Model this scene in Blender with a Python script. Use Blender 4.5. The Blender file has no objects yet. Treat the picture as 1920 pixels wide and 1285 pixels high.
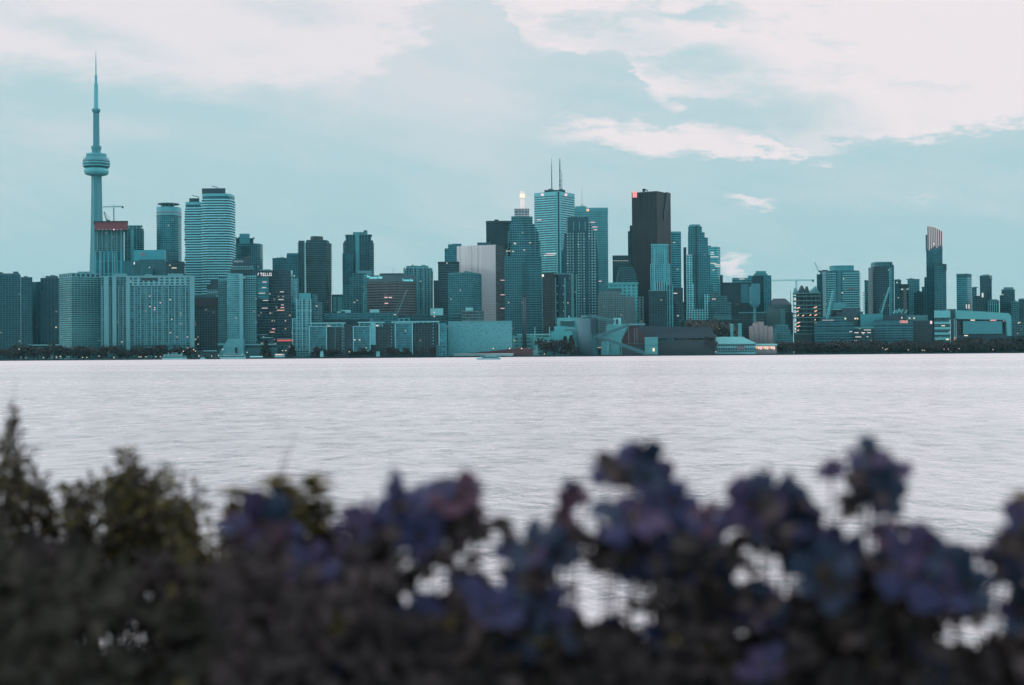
import bpy, math, random
from mathutils import Vector, Matrix, noise as mnoise
S = bpy.context.scene
COL = S.collection
random.seed(7)
rad = math.radians

# ------------------------------------------------------------------ camera
FPX, CX, CY = 1920*50/36.0, 960.0, 642.5
PITCH, ROLL = math.atan(23.5/FPX), rad(0.42)
CAMZ = 2.6
cam_d = bpy.data.cameras.new('camera'); cam = bpy.data.objects.new('camera', cam_d); COL.objects.link(cam)
cam_d.lens, cam_d.sensor_width, cam_d.clip_start, cam_d.clip_end = 50, 36, .05, 60000
CAMM = Matrix.Rotation(rad(90)+PITCH, 3, 'X') @ Matrix.Rotation(-ROLL, 3, 'Z')
cam.matrix_world = Matrix.Translation((0, 0, CAMZ)) @ CAMM.to_4x4()
cam_d.dof.use_dof = True; cam_d.dof.focus_distance = 2100; cam_d.dof.aperture_fstop = 2.3
S.camera = cam
S.view_settings.view_transform = 'Standard'; S.view_settings.look = 'None'
S.view_settings.exposure = 0; S.view_settings.gamma = 1
S.cycles.max_bounces = 6; S.cycles.diffuse_bounces = 2; S.cycles.glossy_bounces = 3
S.cycles.transparent_max_bounces = 8; S.cycles.volume_bounces = 0
S.cycles.sample_clamp_indirect = 4

def lin(r, g, b):
    f = lambda c: (c/255/12.92) if c/255 <= .04045 else ((c/255+.055)/1.055)**2.4
    return (f(r), f(g), f(b), 1)

class NT:
    """small helper to write node trees as expressions"""
    def __init__(s, tree): s.t = tree; tree.nodes.clear()
    def n(s, typ, **kw):
        nd = s.t.nodes.new(typ)
        for k, v in kw.items(): setattr(nd, k, v)
        return nd
    def put(s, sock, v):
        if hasattr(v, 'is_output'): s.t.links.new(v, sock)
        elif isinstance(v, (tuple, list)): sock.default_value = v if len(v) == len(sock.default_value) else tuple(v)[:len(sock.default_value)]
        else: sock.default_value = v
    def m(s, op, a, b=0.0, c=None):
        nd = s.n('ShaderNodeMath', operation=op); s.put(nd.inputs[0], a); s.put(nd.inputs[1], b)
        if c is not None: s.put(nd.inputs[2], c)
        return nd.outputs[0]
    def ss(s, x, a, b, o0=0.0, o1=1.0, typ='SMOOTHSTEP'):
        nd = s.n('ShaderNodeMapRange', interpolation_type=typ)
        for i, v in enumerate((x, a, b, o0, o1)): s.put(nd.inputs[i], v)
        return nd.outputs[0]
    def mix(s, f, a, b, bl='MIX'):
        nd = s.n('ShaderNodeMix', data_type='RGBA', blend_type=bl)
        s.put(nd.inputs[0], f); s.put(nd.inputs[6], a); s.put(nd.inputs[7], b)
        return nd.outputs[2]
    def comb(s, x, y, z):
        nd = s.n('ShaderNodeCombineXYZ')
        for i, v in enumerate((x, y, z)): s.put(nd.inputs[i], v)
        return nd.outputs[0]
    def sep(s, v):
        nd = s.n('ShaderNodeSeparateXYZ'); s.put(nd.inputs[0], v); return nd.outputs
    def noise(s, vec, scale, detail=4, rough=.55, dist=0.0):
        nd = s.n('ShaderNodeTexNoise'); s.put(nd.inputs['Vector'], vec); nd.inputs['Scale'].default_value = scale
        nd.inputs['Detail'].default_value = detail; nd.inputs['Roughness'].default_value = rough; nd.inputs['Distortion'].default_value = dist
        return nd.outputs[0]
    def curve(s, x, pts, x0, x1, y0, y1):
        """piecewise curve y(x) through pts, as a float curve"""
        nd = s.n('ShaderNodeFloatCurve'); c = nd.mapping.curves[0]
        q = [((a-x0)/(x1-x0), (b-y0)/(y1-y0)) for a, b in pts]
        c.points[0].location = q[0]; c.points[1].location = q[-1]
        for p in q[1:-1]: c.points.new(*p)
        nd.mapping.update()
        s.put(nd.inputs['Value'], s.ss(x, x0, x1, typ='LINEAR'))
        return s.m('MULTIPLY_ADD', nd.outputs[0], y1-y0, y0)

# ------------------------------------------------------------------ sky (world) and sun
SUN_EL, SUN_AZ = rad(14), rad(-105)      # sun low in the west, on the left, veiled by cloud
W = bpy.data.worlds.new('World'); S.world = W; W.use_nodes = True
t = NT(W.node_tree)
d = t.n('ShaderNodeTexCoord').outputs['Generated']
dx, dy, dz = t.sep(d)
yy = t.m('MAXIMUM', dy, .08)
U = t.m('MULTIPLY_ADD', t.m('DIVIDE', dx, yy), FPX, 960.0)
V = t.m('MULTIPLY_ADD', t.m('DIVIDE', dz, yy), -FPX, 666.0)
uv = t.comb(t.m('MULTIPLY', U, .001), t.m('MULTIPLY', V, .0016), 0.0)
n1 = t.m('SUBTRACT', t.noise(uv, 5.0, 6, .6), .5)
n2 = t.m('SUBTRACT', t.noise(t.comb(t.m('MULTIPLY', U, .001), t.m('MULTIPLY', V, .0028), 3.7), 11.0, 8, .62), .5)
n3 = t.m('SUBTRACT', t.noise(t.comb(t.m('MULTIPLY', U, .0008), t.m('MULTIPLY', V, .002), 9.1), 2.6, 5, .55), .5)
n4 = t.m('SUBTRACT', t.noise(t.comb(t.m('MULTIPLY', U, .0011), t.m('MULTIPLY', t.m('MULTIPLY_ADD', U, -.25, V), .0042), 6.3), 3.2, 6, .6), .5)
Uw = t.m('MULTIPLY_ADD', n2, 190.0, t.m('MULTIPLY_ADD', n1, 60.0, U))
Vw = t.m('ADD', t.m('MULTIPLY_ADD', n1, 60.0, V), t.m('MULTIPLY', n2, 120.0))
def ell(cx, cy, rx, ry, soft=.5, shear=0.0, w=1.0, u=None, v=None):
    u = u or Uw; v = v or Vw
    a = t.m('DIVIDE', t.m('SUBTRACT', u, cx), rx)
    vv = t.m('SUBTRACT', v, cy)
    if shear: vv = t.m('SUBTRACT', vv, t.m('MULTIPLY', t.m('SUBTRACT', u, cx), shear))
    b = t.m('DIVIDE', vv, ry)
    q = t.m('SQRT', t.m('ADD', t.m('MULTIPLY', a, a), t.m('MULTIPLY', b, b)))
    return t.ss(q, 1+soft, max(0, 1-soft), 0.0, w)
# the bright broken cloud on the right, its lower edge as a curve over the heading
eb = t.curve(Uw, [(800, -260), (930, -60), (990, 80), (1060, 105), (1150, 95), (1220, 175), (1270, 205), (1330, 190), (1400, 200), (1480, 280),
                  (1540, 285), (1600, 274), (1700, 268), (1800, 262), (1920, 250), (2300, 225)], 800, 2300, -300, 400)
right = t.ss(t.m('SUBTRACT', eb, Vw), -9.0, 16.0)
hole = t.m('MAXIMUM', ell(1330, 122, 100, 36, .95, .12, .85), ell(1440, 212, 140, 50, .9, .12, .92))
hole = t.m('MAXIMUM', hole, ell(1290, 22, 100, 16, .8, .12, .8))
hole = t.m('MAXIMUM', hole, ell(1120, 42, 120, 24, .9, -.12, .7))
hole = t.m('MAXIMUM', hole, ell(1180, 75, 90, 22, .9, 0, .45))
hole = t.m('MAXIMUM', hole, ell(1760, 170, 60, 12, .9, 0, .25))
hole = t.m('MAXIMUM', hole, ell(1560, 130, 60, 12, .9, 0, .22))
right = t.m('MULTIPLY', right, t.m('SUBTRACT', 1.0, hole))
wisp = t.m('MULTIPLY', t.ss(t.m('ADD', n4, t.m('MULTIPLY', n2, .8)), -.02, .22), ell(1260, 90, 330, 170, .95, .12, .8))
right = t.m('MULTIPLY', right, t.m('SUBTRACT', 1.0, wisp))
right = t.m('MAXIMUM', right, ell(1240, 262, 190, 25, .5, .06))
right = t.m('MAXIMUM', right, ell(1400, 282, 150, 14, .6, .02))
right = t.m('MAXIMUM', right, ell(1422, 384, 34, 12, .7, .08, .8))
right = t.m('MAXIMUM', right, ell(1372, 495, 44, 13, .6, 0, .85))
right = t.m('MAXIMUM', right, ell(1745, 386, 20, 8, .9, 0, .3))
# the soft veil on the left
el = t.curve(Uw, [(-400, 90), (0, 118), (200, 135), (400, 168), (560, 165), (680, 150), (740, 95), (820, 10), (900, -120)], -400, 900, -300, 400)
left = t.m('MULTIPLY', t.ss(t.m('SUBTRACT', el, Vw), -38.0, 48.0), .9)
lh = t.m('MAXIMUM', ell(150, 52, 150, 24, .9, .28, .62), ell(560, 12, 110, 26, .9, .2, .75))
lh = t.m('MAXIMUM', lh, ell(470, 85, 60, 14, .9, 0, .2))
left = t.m('MULTIPLY', left, t.m('SUBTRACT', 1.0, lh))
soft = t.m('MAXIMUM', ell(800, 190, 260, 110, .95, .35, .42), ell(960, 330, 260, 60, .95, 0, .22))
soft = t.m('MAXIMUM', soft, ell(1760, 360, 300, 40, .95, 0, .2))
soft = t.m('MAXIMUM', soft, ell(120, 235, 260, 28, .95, 0, .22))
soft = t.m('MAXIMUM', soft, ell(760, 70, 330, 150, .95, .1, .6))
soft = t.m('ADD', soft, t.m('ADD', t.m('MULTIPLY', n3, .7), t.m('MULTIPLY', n4, .8)))
# base colour of the overcast, clear teal near the horizon
base = t.mix(t.ss(V, 640.0, 60.0), lin(171, 205, 212), lin(187, 213, 220))
base = t.mix(t.ss(soft, -.04, .9, typ='LINEAR'), base, lin(232, 226, 232))
c = t.mix(left, base, lin(240, 232, 236))
c = t.mix(right, c, lin(244, 234, 237))
# overhead: bright unbroken high cloud; behind the camera: dull evening sky
hi = t.ss(dz, .235, .40)
c = t.mix(t.m('MULTIPLY', hi, t.ss(n3, -.35, .25, .75, 1.0)), c, (2.08, 1.82, 1.92, 1))
back = t.ss(dy, .45, -.35)
dull = t.mix(t.ss(dz, -.1, .8), (.20, .52, .58, 1), (.60, .78, .85, 1))
c = t.mix(t.m('MULTIPLY', back, .92), c, dull)
sky = t.n('ShaderNodeTexSky', sky_type='NISHITA', sun_disc=False, sun_elevation=SUN_EL, sun_rotation=SUN_AZ)
sc_ = t.n('ShaderNodeVectorMath', operation='SCALE'); t.put(sc_.inputs[0], c); sc_.inputs[3].default_value = 10.0
skyc = t.mix(.97, sky.outputs[0], sc_.outputs[0])
bg = t.n('ShaderNodeBackground'); t.put(bg.inputs[0], skyc); bg.inputs[1].default_value = .1
t.t.links.new(bg.outputs[0], t.n('ShaderNodeOutputWorld').inputs[0])

sd = bpy.data.lights.new('sun', 'SUN'); sd.energy = .55; sd.angle = rad(14); sd.color = (1, .93, .88)
so = bpy.data.objects.new('sun', sd); COL.objects.link(so)
sv = Vector((math.sin(SUN_AZ)*math.cos(SUN_EL), math.cos(SUN_AZ)*math.cos(SUN_EL), math.sin(SUN_EL)))
so.rotation_euler = sv.to_track_quat('Z', 'Y').to_euler()

# ------------------------------------------------------------------ materials
MATS = {}
def principled(name):
    m = bpy.data.materials.new(name); m.use_nodes = True
    k = NT(m.node_tree); b = k.n('ShaderNodeBsdfPrincipled')
    k.t.links.new(b.outputs[0], k.n('ShaderNodeOutputMaterial').inputs[0])
    return m, k, b
def plain(name, col, rough=.7, var=.15, scale=.15, emit=None, es=1.0, metal=0.0):
    if name in MATS: return MATS[name]
    m, k, b = principled(name)
    col = tuple(col)[:3] + (1,)
    tc = k.n('ShaderNodeTexCoord').outputs['Object']
    nz = k.noise(tc, scale, 5, .6)
    k.put(b.inputs['Base Color'], k.mix(nz, tuple(x*(1-var) for x in col[:3])+(1,), tuple(min(1, x*(1+var)) for x in col[:3])+(1,)))
    b.inputs['Roughness'].default_value = rough; b.inputs['Metallic'].default_value = metal
    if emit: k.put(b.inputs['Emission Color'], tuple(emit)[:3]+(1,)); b.inputs['Emission Strength'].default_value = es
    MATS[name] = m; return m
def glow(name, col, es): return plain(name, (.5, .5, .5), emit=col, es=es)

def facade(name, wall, glass, fh=3.2, bw=3.0, sp=.35, mu=.2, lit=.012, var=.5, rough=.2, ior=1.45, warm=(1, .72, .42), le=1.3, blotch=.5, big=0.0, bay=4, wr=.7):
    """curtain wall in metres over the wall's own UV: floors fh, bays bw, spandrel share sp, mullion share mu"""
    if name in MATS: return MATS[name]
    wall = [min(.85, q*1.15) for q in wall[:3]]; glass = [q*.68 for q in glass[:3]]; lit *= .55; le *= .6
    m, k, b = principled(name)
    u, v, _ = k.sep(k.n('ShaderNodeUVMap').outputs[0])
    rnd = k.n('ShaderNodeObjectInfo').outputs['Random']
    fu, fv = k.m('DIVIDE', u, bw), k.m('DIVIDE', v, fh)
    gu = k.m('GREATER_THAN', k.m('FRACT', fu), mu) if mu > 0 else 1.0
    gv = k.m('GREATER_THAN', k.m('FRACT', fv), sp) if sp > 0 else 1.0
    g = k.m('MULTIPLY', gu, gv)
    if big > 0:   # a wide blank pier every `bay` bays
        g = k.m('MULTIPLY', g, k.m('GREATER_THAN', k.m('FRACT', k.m('DIVIDE', fu, float(bay))), big))
    wn = k.n('ShaderNodeTexWhiteNoise', noise_dimensions='3D')
    k.put(wn.inputs['Vector'], k.comb(k.m('FLOOR', fu), k.m('FLOOR', fv), k.m('MULTIPLY', rnd, 97.0)))
    r = wn.outputs['Value']; r2 = k.sep(wn.outputs['Color'])
    gl = k.mix(r, tuple(x*(1-var) for x in glass[:3])+(1,), tuple(min(1, x*(1+var)) for x in glass[:3])+(1,))
    tc = k.n('ShaderNodeTexCoord').outputs['Object']
    mp = k.n('ShaderNodeMapping'); k.put(mp.inputs[0], tc); mp.inputs['Scale'].default_value = (1, 1, .45)
    nz = k.ss(k.noise(mp.outputs[0], .045, 5, .6), .3, .7, 1-blotch, 1+blotch)  # broad mottling paints reflections of other buildings into the glass colour
    gl = k.mix(1.0, gl, k.comb(nz, nz, nz), 'MULTIPLY')
    dirt = k.ss(k.noise(tc, .12, 6, .7), .3, .7, .82, 1.1)
    wl = k.mix(1.0, tuple(wall)[:3]+(1,), k.comb(dirt, dirt, dirt), 'MULTIPLY')
    k.put(b.inputs['Base Color'], k.mix(g, wl, gl))
    k.put(b.inputs['Roughness'], k.ss(g, 0.0, 1.0, wr, rough, 'LINEAR'))
    b.inputs['IOR'].default_value = ior
    if lit > 0:
        pane = k.m('MULTIPLY', k.m('COMPARE', k.m('FRACT', fu), .6, .26), k.m('COMPARE', k.m('FRACT', fv), .66, .22))
        L = k.m('MULTIPLY', k.m('MULTIPLY', k.m('GREATER_THAN', r2[1], 1-lit*1.6), g), pane)
        k.put(b.inputs['Emission Color'], k.mix(r2[2], tuple(warm)+(1,), (1, .9, .85, 1)))
        k.put(b.inputs['Emission Strength'], k.m('MULTIPLY', L, k.m('MULTIPLY', r2[0], le)))
    MATS[name] = m; return m

# ------------------------------------------------------------------ geometry helpers
GZ = 1.5       # the city's ground, metres above the lake
def P(px, py, Y):
    v = CAMM @ Vector(((px-CX)/FPX, (CY-py)/FPX, -1))
    return Vector((0, 0, CAMZ)) + v*(Y/v.y)
def tag(o, label, cat, group=None, kind=None):
    if label: o['label'] = label
    if cat: o['category'] = cat
    if group: o['group'] = group
    if kind: o['kind'] = kind
    return o
def thing(name, label, cat, px, Y, group=None, loc=None):
    o = bpy.data.objects.new(name, None); COL.objects.link(o)
    p = P(px, 640, Y); o.location = loc or (p.x, Y, GZ)
    return tag(o, label, cat, group)
def mesh(name, verts, faces, mat, parent=None, uvs=None, mats=None, smooth=False, label=None):
    me = bpy.data.meshes.new(name)
    off = parent_loc(parent)
    me.from_pydata([(v[0]-off[0], v[1]-off[1], v[2]-off[2]) for v in verts], [], faces)
    for mm in (mat if isinstance(mat, list) else [mat]): me.materials.append(mm)
    if mats: me.polygons.foreach_set('material_index', mats)
    if smooth: me.polygons.foreach_set('use_smooth', [True]*len(faces))
    if uvs:
        l = me.uv_layers.new(name='UVMap')
        l.data.foreach_set('uv', [c for f in uvs for q in f for c in q])
    me.update()
    o = bpy.data.objects.new(name, me); COL.objects.link(o)
    if parent: o.parent = parent
    if label: o['label'] = label
    return o
def parent_loc(p):
    l = Vector((0, 0, 0))
    while p: l += p.location; p = p.parent
    return l
class MB:
    """collects simple solids into one mesh"""
    def __init__(s): s.v = []; s.f = []; s.uv = []
    def quad(s, a, b, c, d): i = len(s.v); s.v += [a, b, c, d]; s.f.append((i, i+1, i+2, i+3))
    def box(s, a, b):
        i = len(s.v); x0, y0, z0 = a; x1, y1, z1 = b
        s.v += [(x, y, z) for z in (z0, z1) for x, y in ((x0, y0), (x1, y0), (x1, y1), (x0, y1))]
        s.f += [(i, i+3, i+2, i+1), (i+4, i+5, i+6, i+7)] + [(i+k, i+(k+1) % 4, i+4+(k+1) % 4, i+4+k) for k in range(4)]
        return s
    def tube(s, pts, rs, n=6, cap=True):
        i0 = len(s.v); pts = [Vector(p) for p in pts]
        if not isinstance(rs, (list, tuple)): rs = [rs]*len(pts)
        for j, p in enumerate(pts):
            d = (pts[min(j+1, len(pts)-1)]-pts[max(j-1, 0)]).normalized()
            a = d.orthogonal().normalized() if abs(d.z) < .9 else Vector((1, 0, 0)).cross(d).normalized(); b = d.cross(a)
            for q in range(n):
                w = 2*math.pi*q/n; s.v.append(tuple(p+(a*math.cos(w)+b*math.sin(w))*rs[j]))
        for j in range(len(pts)-1):
            for q in range(n):
                s.f.append((i0+j*n+q, i0+j*n+(q+1) % n, i0+(j+1)*n+(q+1) % n, i0+(j+1)*n+q))
        if cap: s.f += [tuple(i0+q for q in range(n))[::-1], tuple(i0+(len(pts)-1)*n+q for q in range(n))]
        return s
    def build(s, name, mat, parent=None, smooth=False, label=None): return mesh(name, s.v, s.f, mat, parent, smooth=smooth, label=label)

# footprints: lists of (x, y) on the ground, from picture columns at real depths
def R(x0, x1, Y, d=None, py=600):
    a, b = P(x0, py, Y), P(x1, py, Y); w = b.x-a.x
    d = d or max(14, min(48, .8*w)); s = (Y+d)/Y
    return [(a.x, Y), (b.x, Y), (b.x*s, Y+d), (a.x*s, Y+d)]
def C(x0, xc, x1, Y, rho=1.0, py=600):
    c = P(xc, py, Y); wl = c.x-P(x0, py, Y).x; wr = P(x1, py, Y).x-c.x
    dl, dr = wr/rho, wl*rho
    dl = min(dl, 60); dr = min(dr, 70)
    A = P(x0, py, Y+dl); B = P(x1, py, Y+dr)
    return [(A.x, Y+dl), (c.x, Y), (B.x, Y+dr), (A.x+B.x-c.x, Y+dl+dr)]
def E(x0, x1, Y, d=None, n=28, py=600, pw=2.0):
    a, b = P(x0, py, Y), P(x1, py, Y); rx = (b.x-a.x)/2; ry = (d or rx*1.6)/2; cx = (a.x+b.x)/2; cy = Y+ry
    sg = lambda c: math.copysign(abs(c)**(2/pw), c)
    return [(cx+rx*sg(math.cos(2*math.pi*k/n-math.pi)), cy+ry*sg(math.sin(2*math.pi*k/n-math.pi))) for k in range(n)]
def grow(fp, m):
    cx = sum(p[0] for p in fp)/len(fp); cy = sum(p[1] for p in fp)/len(fp)
    out = []
    for x, y in fp:
        r = math.hypot(x-cx, y-cy); k = 1+m*1.25/max(r, .1); out.append((cx+(x-cx)*k, cy+(y-cy)*k))
    return out
ROOF = plain('roof_gravel', (.12, .14, .14), .9)
def zz(fp, py, px=None):
    x, y = min(fp, key=lambda p: p[1])
    # invert: height at depth y seen at row py above column of x
    v = Vector((x, y, 0)); zc = 0
    lo = CAMM.transposed() @ Vector((x, y, 0)); hi = CAMM.transposed() @ Vector((x, y, 1))
    f = lambda z: CY + FPX*((lo.y+(hi.y-lo.y)*z)/(lo.z+(hi.z-lo.z)*z))
    z = 0.0
    for _ in range(6):
        e = f(z)-py; s = (f(z+1)-f(z)); z -= e/s
    return CAMZ+z
def solid(parent, name, mat, fp, z1, z0, label=None, smooth=False, top=None):
    """vertical prism on footprint fp between heights z0 and z1 (top: per-corner heights)"""
    n = len(fp); v = [(x, y, z0) for x, y in fp]+[(x, y, (top[i] if top else z1)) for i, (x, y) in enumerate(fp)]
    f, uv, mi = [], [], []; d = 0
    base = parent_loc(parent).z
    for i in range(n):
        j = (i+1) % n; L = math.hypot(fp[j][0]-fp[i][0], fp[j][1]-fp[i][1])
        f.append((i, j, n+j, n+i)); mi.append(0)
        uv.append([(d, z0-base), (d+L, z0-base), (d+L, v[n+j][2]-base), (d, v[n+i][2]-base)]); d += L
    f.append(tuple(range(n, 2*n))); uv.append([(0, 0)]*n); mi.append(1)
    f.append(tuple(range(n))[::-1]); uv.append([(0, 0)]*n); mi.append(1)
    o = mesh(name, v, f, [mat, ROOF], parent, uvs=uv, mats=mi, label=label)
    if smooth:
        for p in o.data.polygons: p.use_smooth = p.index < n
    return o
def pr(parent, name, mat, fp, y1, y0=None, label=None, smooth=False):
    """prism whose front top reaches picture row y1, standing on the ground or on row y0"""
    return solid(parent, name, mat, fp, zz(fp, y1), GZ if y0 is None else zz(fp, y0), label, smooth)
def slabs(parent, mat, fp, y1, y0, fh=3.1, th=.9, out=1.6, name='balcony', off=0, cap=95):
    """one protruding floor slab per storey, each an object of its own sharing a mesh"""
    z1, z0 = zz(fp, y1), (GZ if y0 is None else zz(fp, y0)); g = grow(fp, out)
    n = max(1, min(cap, int((z1-z0)/fh))); first = solid(parent, name, mat, g, z0+off+th, z0+off)
    for k in range(1, n):
        o = first.copy(); COL.objects.link(o); o.location.z += k*(z1-z0-off)/n
def units(parent, fp, y1, mat, n=3, hmax=4.0, rng=None):
    r = rng or random.Random(int(abs(fp[0][0]*7)+y1)); z = zz(fp, y1)
    cx = sum(p[0] for p in fp)/len(fp); cy = sum(p[1] for p in fp)/len(fp)
    for k in range(n):
        a, b = r.random(), r.random(); p = fp[r.randrange(len(fp))]
        x = cx+(p[0]-cx)*a*.62; y = cy+(p[1]-cy)*a*.62; w = 1.5+3*r.random(); h = 1.0+hmax*b
        m = MB().box((x-w, y-w, z), (x+w, y+w, z+h*.8)); m.box((x-w*.5, y-w*.5, z+h*.8), (x+w*.3, y+w*.4, z+h)); m.build('roof_unit', mat, parent)
def mast(parent, name, mat, px, yt, yb, Y, w0, w1, n=8, steps=None, label=None):
    a, b = P(px, yb, Y), P(px+(yb-yt)*-.0, yt, Y); b = Vector((a.x, Y, b.z))
    return MB().tube([a, b], [w0, w1], n).build(name, mat, parent, label=label)
def truss(parent, name, mat, a, b, w=1.0, r=.12, bays=None):
    a, b = Vector(a), Vector(b); d = (b-a); L = d.length; d.normalize()
    s = Vector((0, 1, 0)) if abs(d.y) < .9 else Vector((1, 0, 0)); up = s.cross(d).normalized()
    k = max(3, int(L/(w*1.3))) if not bays else bays; m = MB()
    ch = [s*(-w/2)-up*w/2, s*(w/2)-up*w/2, up*w/2]
    for c in ch: m.tube([a+c, b+c], r, 5)
    for i in range(k):
        p, q = a+d*(L*i/k), a+d*(L*(i+1)/k)
        m.tube([p+ch[0], q+ch[2]], r*.7, 4, False); m.tube([p+ch[2], q+ch[1]], r*.7, 4, False); m.tube([p+ch[0], q+ch[1]], r*.7, 4, False)
    return m.build(name, mat, parent)
def text(parent, name, s, mat, px0, px1, py, Y, hpx, rz=0, label=None, bold=.0):
    cu = bpy.data.curves.new(name, 'FONT'); cu.body = s; cu.extrude = .12; cu.offset = bold; cu.align_x = 'CENTER'; cu.align_y = 'CENTER'
    o = bpy.data.objects.new(name, cu); COL.objects.link(o); cu.materials.append(mat)
    bpy.context.view_layer.update()
    w, h = o.dimensions.x, o.dimensions.y
    a, b, c = P(px0, py, Y), P(px1, py, Y), P((px0+px1)/2, py, Y)
    me = bpy.data.meshes.new_from_object(o); me.materials.clear(); me.materials.append(mat)
    bpy.data.objects.remove(o); o = bpy.data.objects.new(name, me); COL.objects.link(o)
    o.parent = parent; o.location = c-parent_loc(parent)
    o.rotation_euler = (rad(90), 0, rz)
    o.scale = ((b.x-a.x)/w/max(.3, math.cos(rz)), hpx*Y/FPX/h, 1)
    if label: o['label'] = label
    return o
def panel(parent, name, mat, x0, x1, y0, y1, Y, th=.4, label=None):
    a, b = P(x0, y1, Y), P(x1, y0, Y)
    return MB().box((a.x, Y, a.z), (b.x, Y+th, b.z)).build(name, mat, parent, label=label)
def lerp(a, b, k): return a+(b-a)*k

# ------------------------------------------------------------------ paints
KA = 1.08
def A(r, g, b, k=1.0):
    c = [min(.85, q*KA*k) for q in lin(r, g, b)[:3]]
    if c[1] > 1.2*c[0]: c[0] *= .78; c[2] *= 1.05
    return tuple(c)
CONC = plain('concrete', A(112, 160, 164), .8)
CONC_D = plain('dark_concrete', A(60, 100, 106), .8)
PALE = plain('pale_paint', A(150, 205, 205), .6)
WHITE = plain('white_stone', A(205, 200, 205), .7)
DARK = plain('dark_plant_room', A(42, 66, 76), .7)
BLACK = plain('black_steel', A(38, 52, 60), .5)
STEEL = plain('galvanised_steel', A(110, 150, 152), .5)
RED = plain('red_hoarding', A(132, 72, 82), .8)
BROWN = plain('brown_brick', A(110, 98, 98), .9)
RUST = plain('rust_siding', A(88, 62, 68), .9)
MECH = plain('roof_plant', A(84, 128, 134), .7)
LITW = glow('lit_white', (1, .86, .8), .62)
LITO = glow('lit_orange', (1, .42, .2), .95)
LITR = glow('lit_red', (1, .16, .12), .9)
LITC = glow('lit_cyan', (.05, .75, .8), .9)
LITP = glow('lit_pink', (1, .5, .55), 1.0)
LITG = glow('lit_gold', (1, .78, .45), .9)

# ------------------------------------------------------------------ ground, lake, quay
SHORE = [(-1400, 1800), (-300, 1826), (0, 1846), (360, 1872), (600, 1900), (980, 1945), (1340, 1990), (1455, 2010), (1920, 2100), (2300, 2150), (3600, 2300)]
def shoreY(px):
    for (a, ya), (b, yb) in zip(SHORE, SHORE[1:]):
        if px <= b: return lerp(ya, yb, (px-a)/(b-a))
    return SHORE[-1][1]
sp = [P(a, 666, b) for a, b in SHORE]
GROUND = plain('city_ground', (.06, .065, .06), .95, .3, .02)
QUAY = plain('quay_concrete', A(40, 62, 68), .9, .3, .1)
v = [(-22000, sp[0].y, GZ)]+[(p.x, p.y, GZ) for p in sp]+[(22000, sp[-1].y, GZ), (22000, 9000, GZ), (-22000, 9000, GZ)]
g = mesh('ground', v, [tuple(range(len(v)))], GROUND); tag(g, 'flat dark city ground behind the far shore', 'ground', kind='structure')
m = MB(); q = [Vector(a) for a in v[:len(sp)+2]]
for a, b in zip(q, q[1:]):
    m.quad((a.x, a.y, -1), (b.x, b.y, -1), (b.x, b.y, GZ), (a.x, a.y, GZ))
for a, b in zip(q, q[1:]):
    m.quad((a.x, a.y-.4, GZ+.35), (b.x, b.y-.4, GZ+.35), (b.x, b.y+1, GZ+.35), (a.x, a.y+1, GZ+.35))
    m.quad((a.x, a.y-.4, GZ-.3), (b.x, b.y-.4, GZ-.3), (b.x, b.y-.4, GZ+.35), (a.x, a.y-.4, GZ+.35))
o = m.build('quay_wall', QUAY); tag(o, 'long dark concrete quay edge along the far shore', 'quay', kind='structure')

m, k, b = principled('lake_water')
geo = k.n('ShaderNodeNewGeometry').outputs['Position']
gx, gy, gz = k.sep(geo)
def wave(sx, sy, detail, seed, ro=.6):
    return k.noise(k.comb(k.m('MULTIPLY', gx, sx), k.m('MULTIPLY', gy, sy), seed), 1.0, detail, ro, .4)
w1, w2, w3 = wave(.55, .40, 3, 0), wave(2.8, 1.5, 4, 5.2), wave(8.5, 4.6, 3, 8.8)
h = k.m('ADD', k.m('ADD', k.m('MULTIPLY', w1, .34), k.m('MULTIPLY', w2, .20)), k.m('MULTIPLY', w3, .055))
patch = k.noise(k.comb(k.m('MULTIPLY', gx, .004), k.m('MULTIPLY', gy, .012), 0.0), 1.0, 4, .6)
mott = wave(1.0, .5, 4, 13.7, .65)
bp = k.n('ShaderNodeBump'); k.put(bp.inputs['Strength'], k.m('MULTIPLY', k.m('ADD', k.ss(gy, 250.0, 1400.0, .62, .26), k.ss(patch, .35, .7, -.04, .06)), k.ss(mott, .32, .68, .5, 1.4))); bp.inputs['Distance'].default_value = .9; k.put(bp.inputs['Height'], h)
k.t.links.new(bp.outputs[0], b.inputs['Normal'])
k.put(b.inputs['Base Color'], k.mix(k.ss(patch, .35, .65), (.46, .465, .48, 1), (.55, .525, .545, 1)))
k.put(b.inputs['Roughness'], k.m('ADD', k.ss(patch, .3, .7, .19, .24), k.m('ADD', k.ss(gy, 60.0, 1200.0, 0.0, .2), k.ss(mott, .32, .68, .07, -.07))))
b.inputs['IOR'].default_value = 1.33; b.inputs['Specular IOR Level'].default_value = .9
WATER = m
rows = [-40, 3]+[3*1.16**i for i in range(1, 46)]; rows = [r for r in rows if r < 2300]+[2400]
v, f = [], []
for y in rows: v += [(x*22000, y, 0) for x in (-1, -.2, -.05, 0, .05, .2, 1)]
for i in range(len(rows)-1):
    for j in range(6): f.append((i*7+j, i*7+j+1, i*7+j+8, i*7+j+7))
tag(mesh('water', v, f, WATER), 'pale rippled lake water reflecting the evening sky', 'water', kind='structure')
v = []; f = []; n = 40
ed = lambda x: 5.2+.9*math.sin(x*.5)+.4*math.sin(x*1.7)
for i in range(n+1):
    x = -30+60*i/n
    v += [(x, -40, 1.2), (x, ed(x)-2, 1.15), (x, ed(x), .7), (x, ed(x)+1.6, -.5)]
for i in range(n):
    for j in range(3): f.append((i*4+j, i*4+4+j, i*4+5+j, i*4+1+j))
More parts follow.
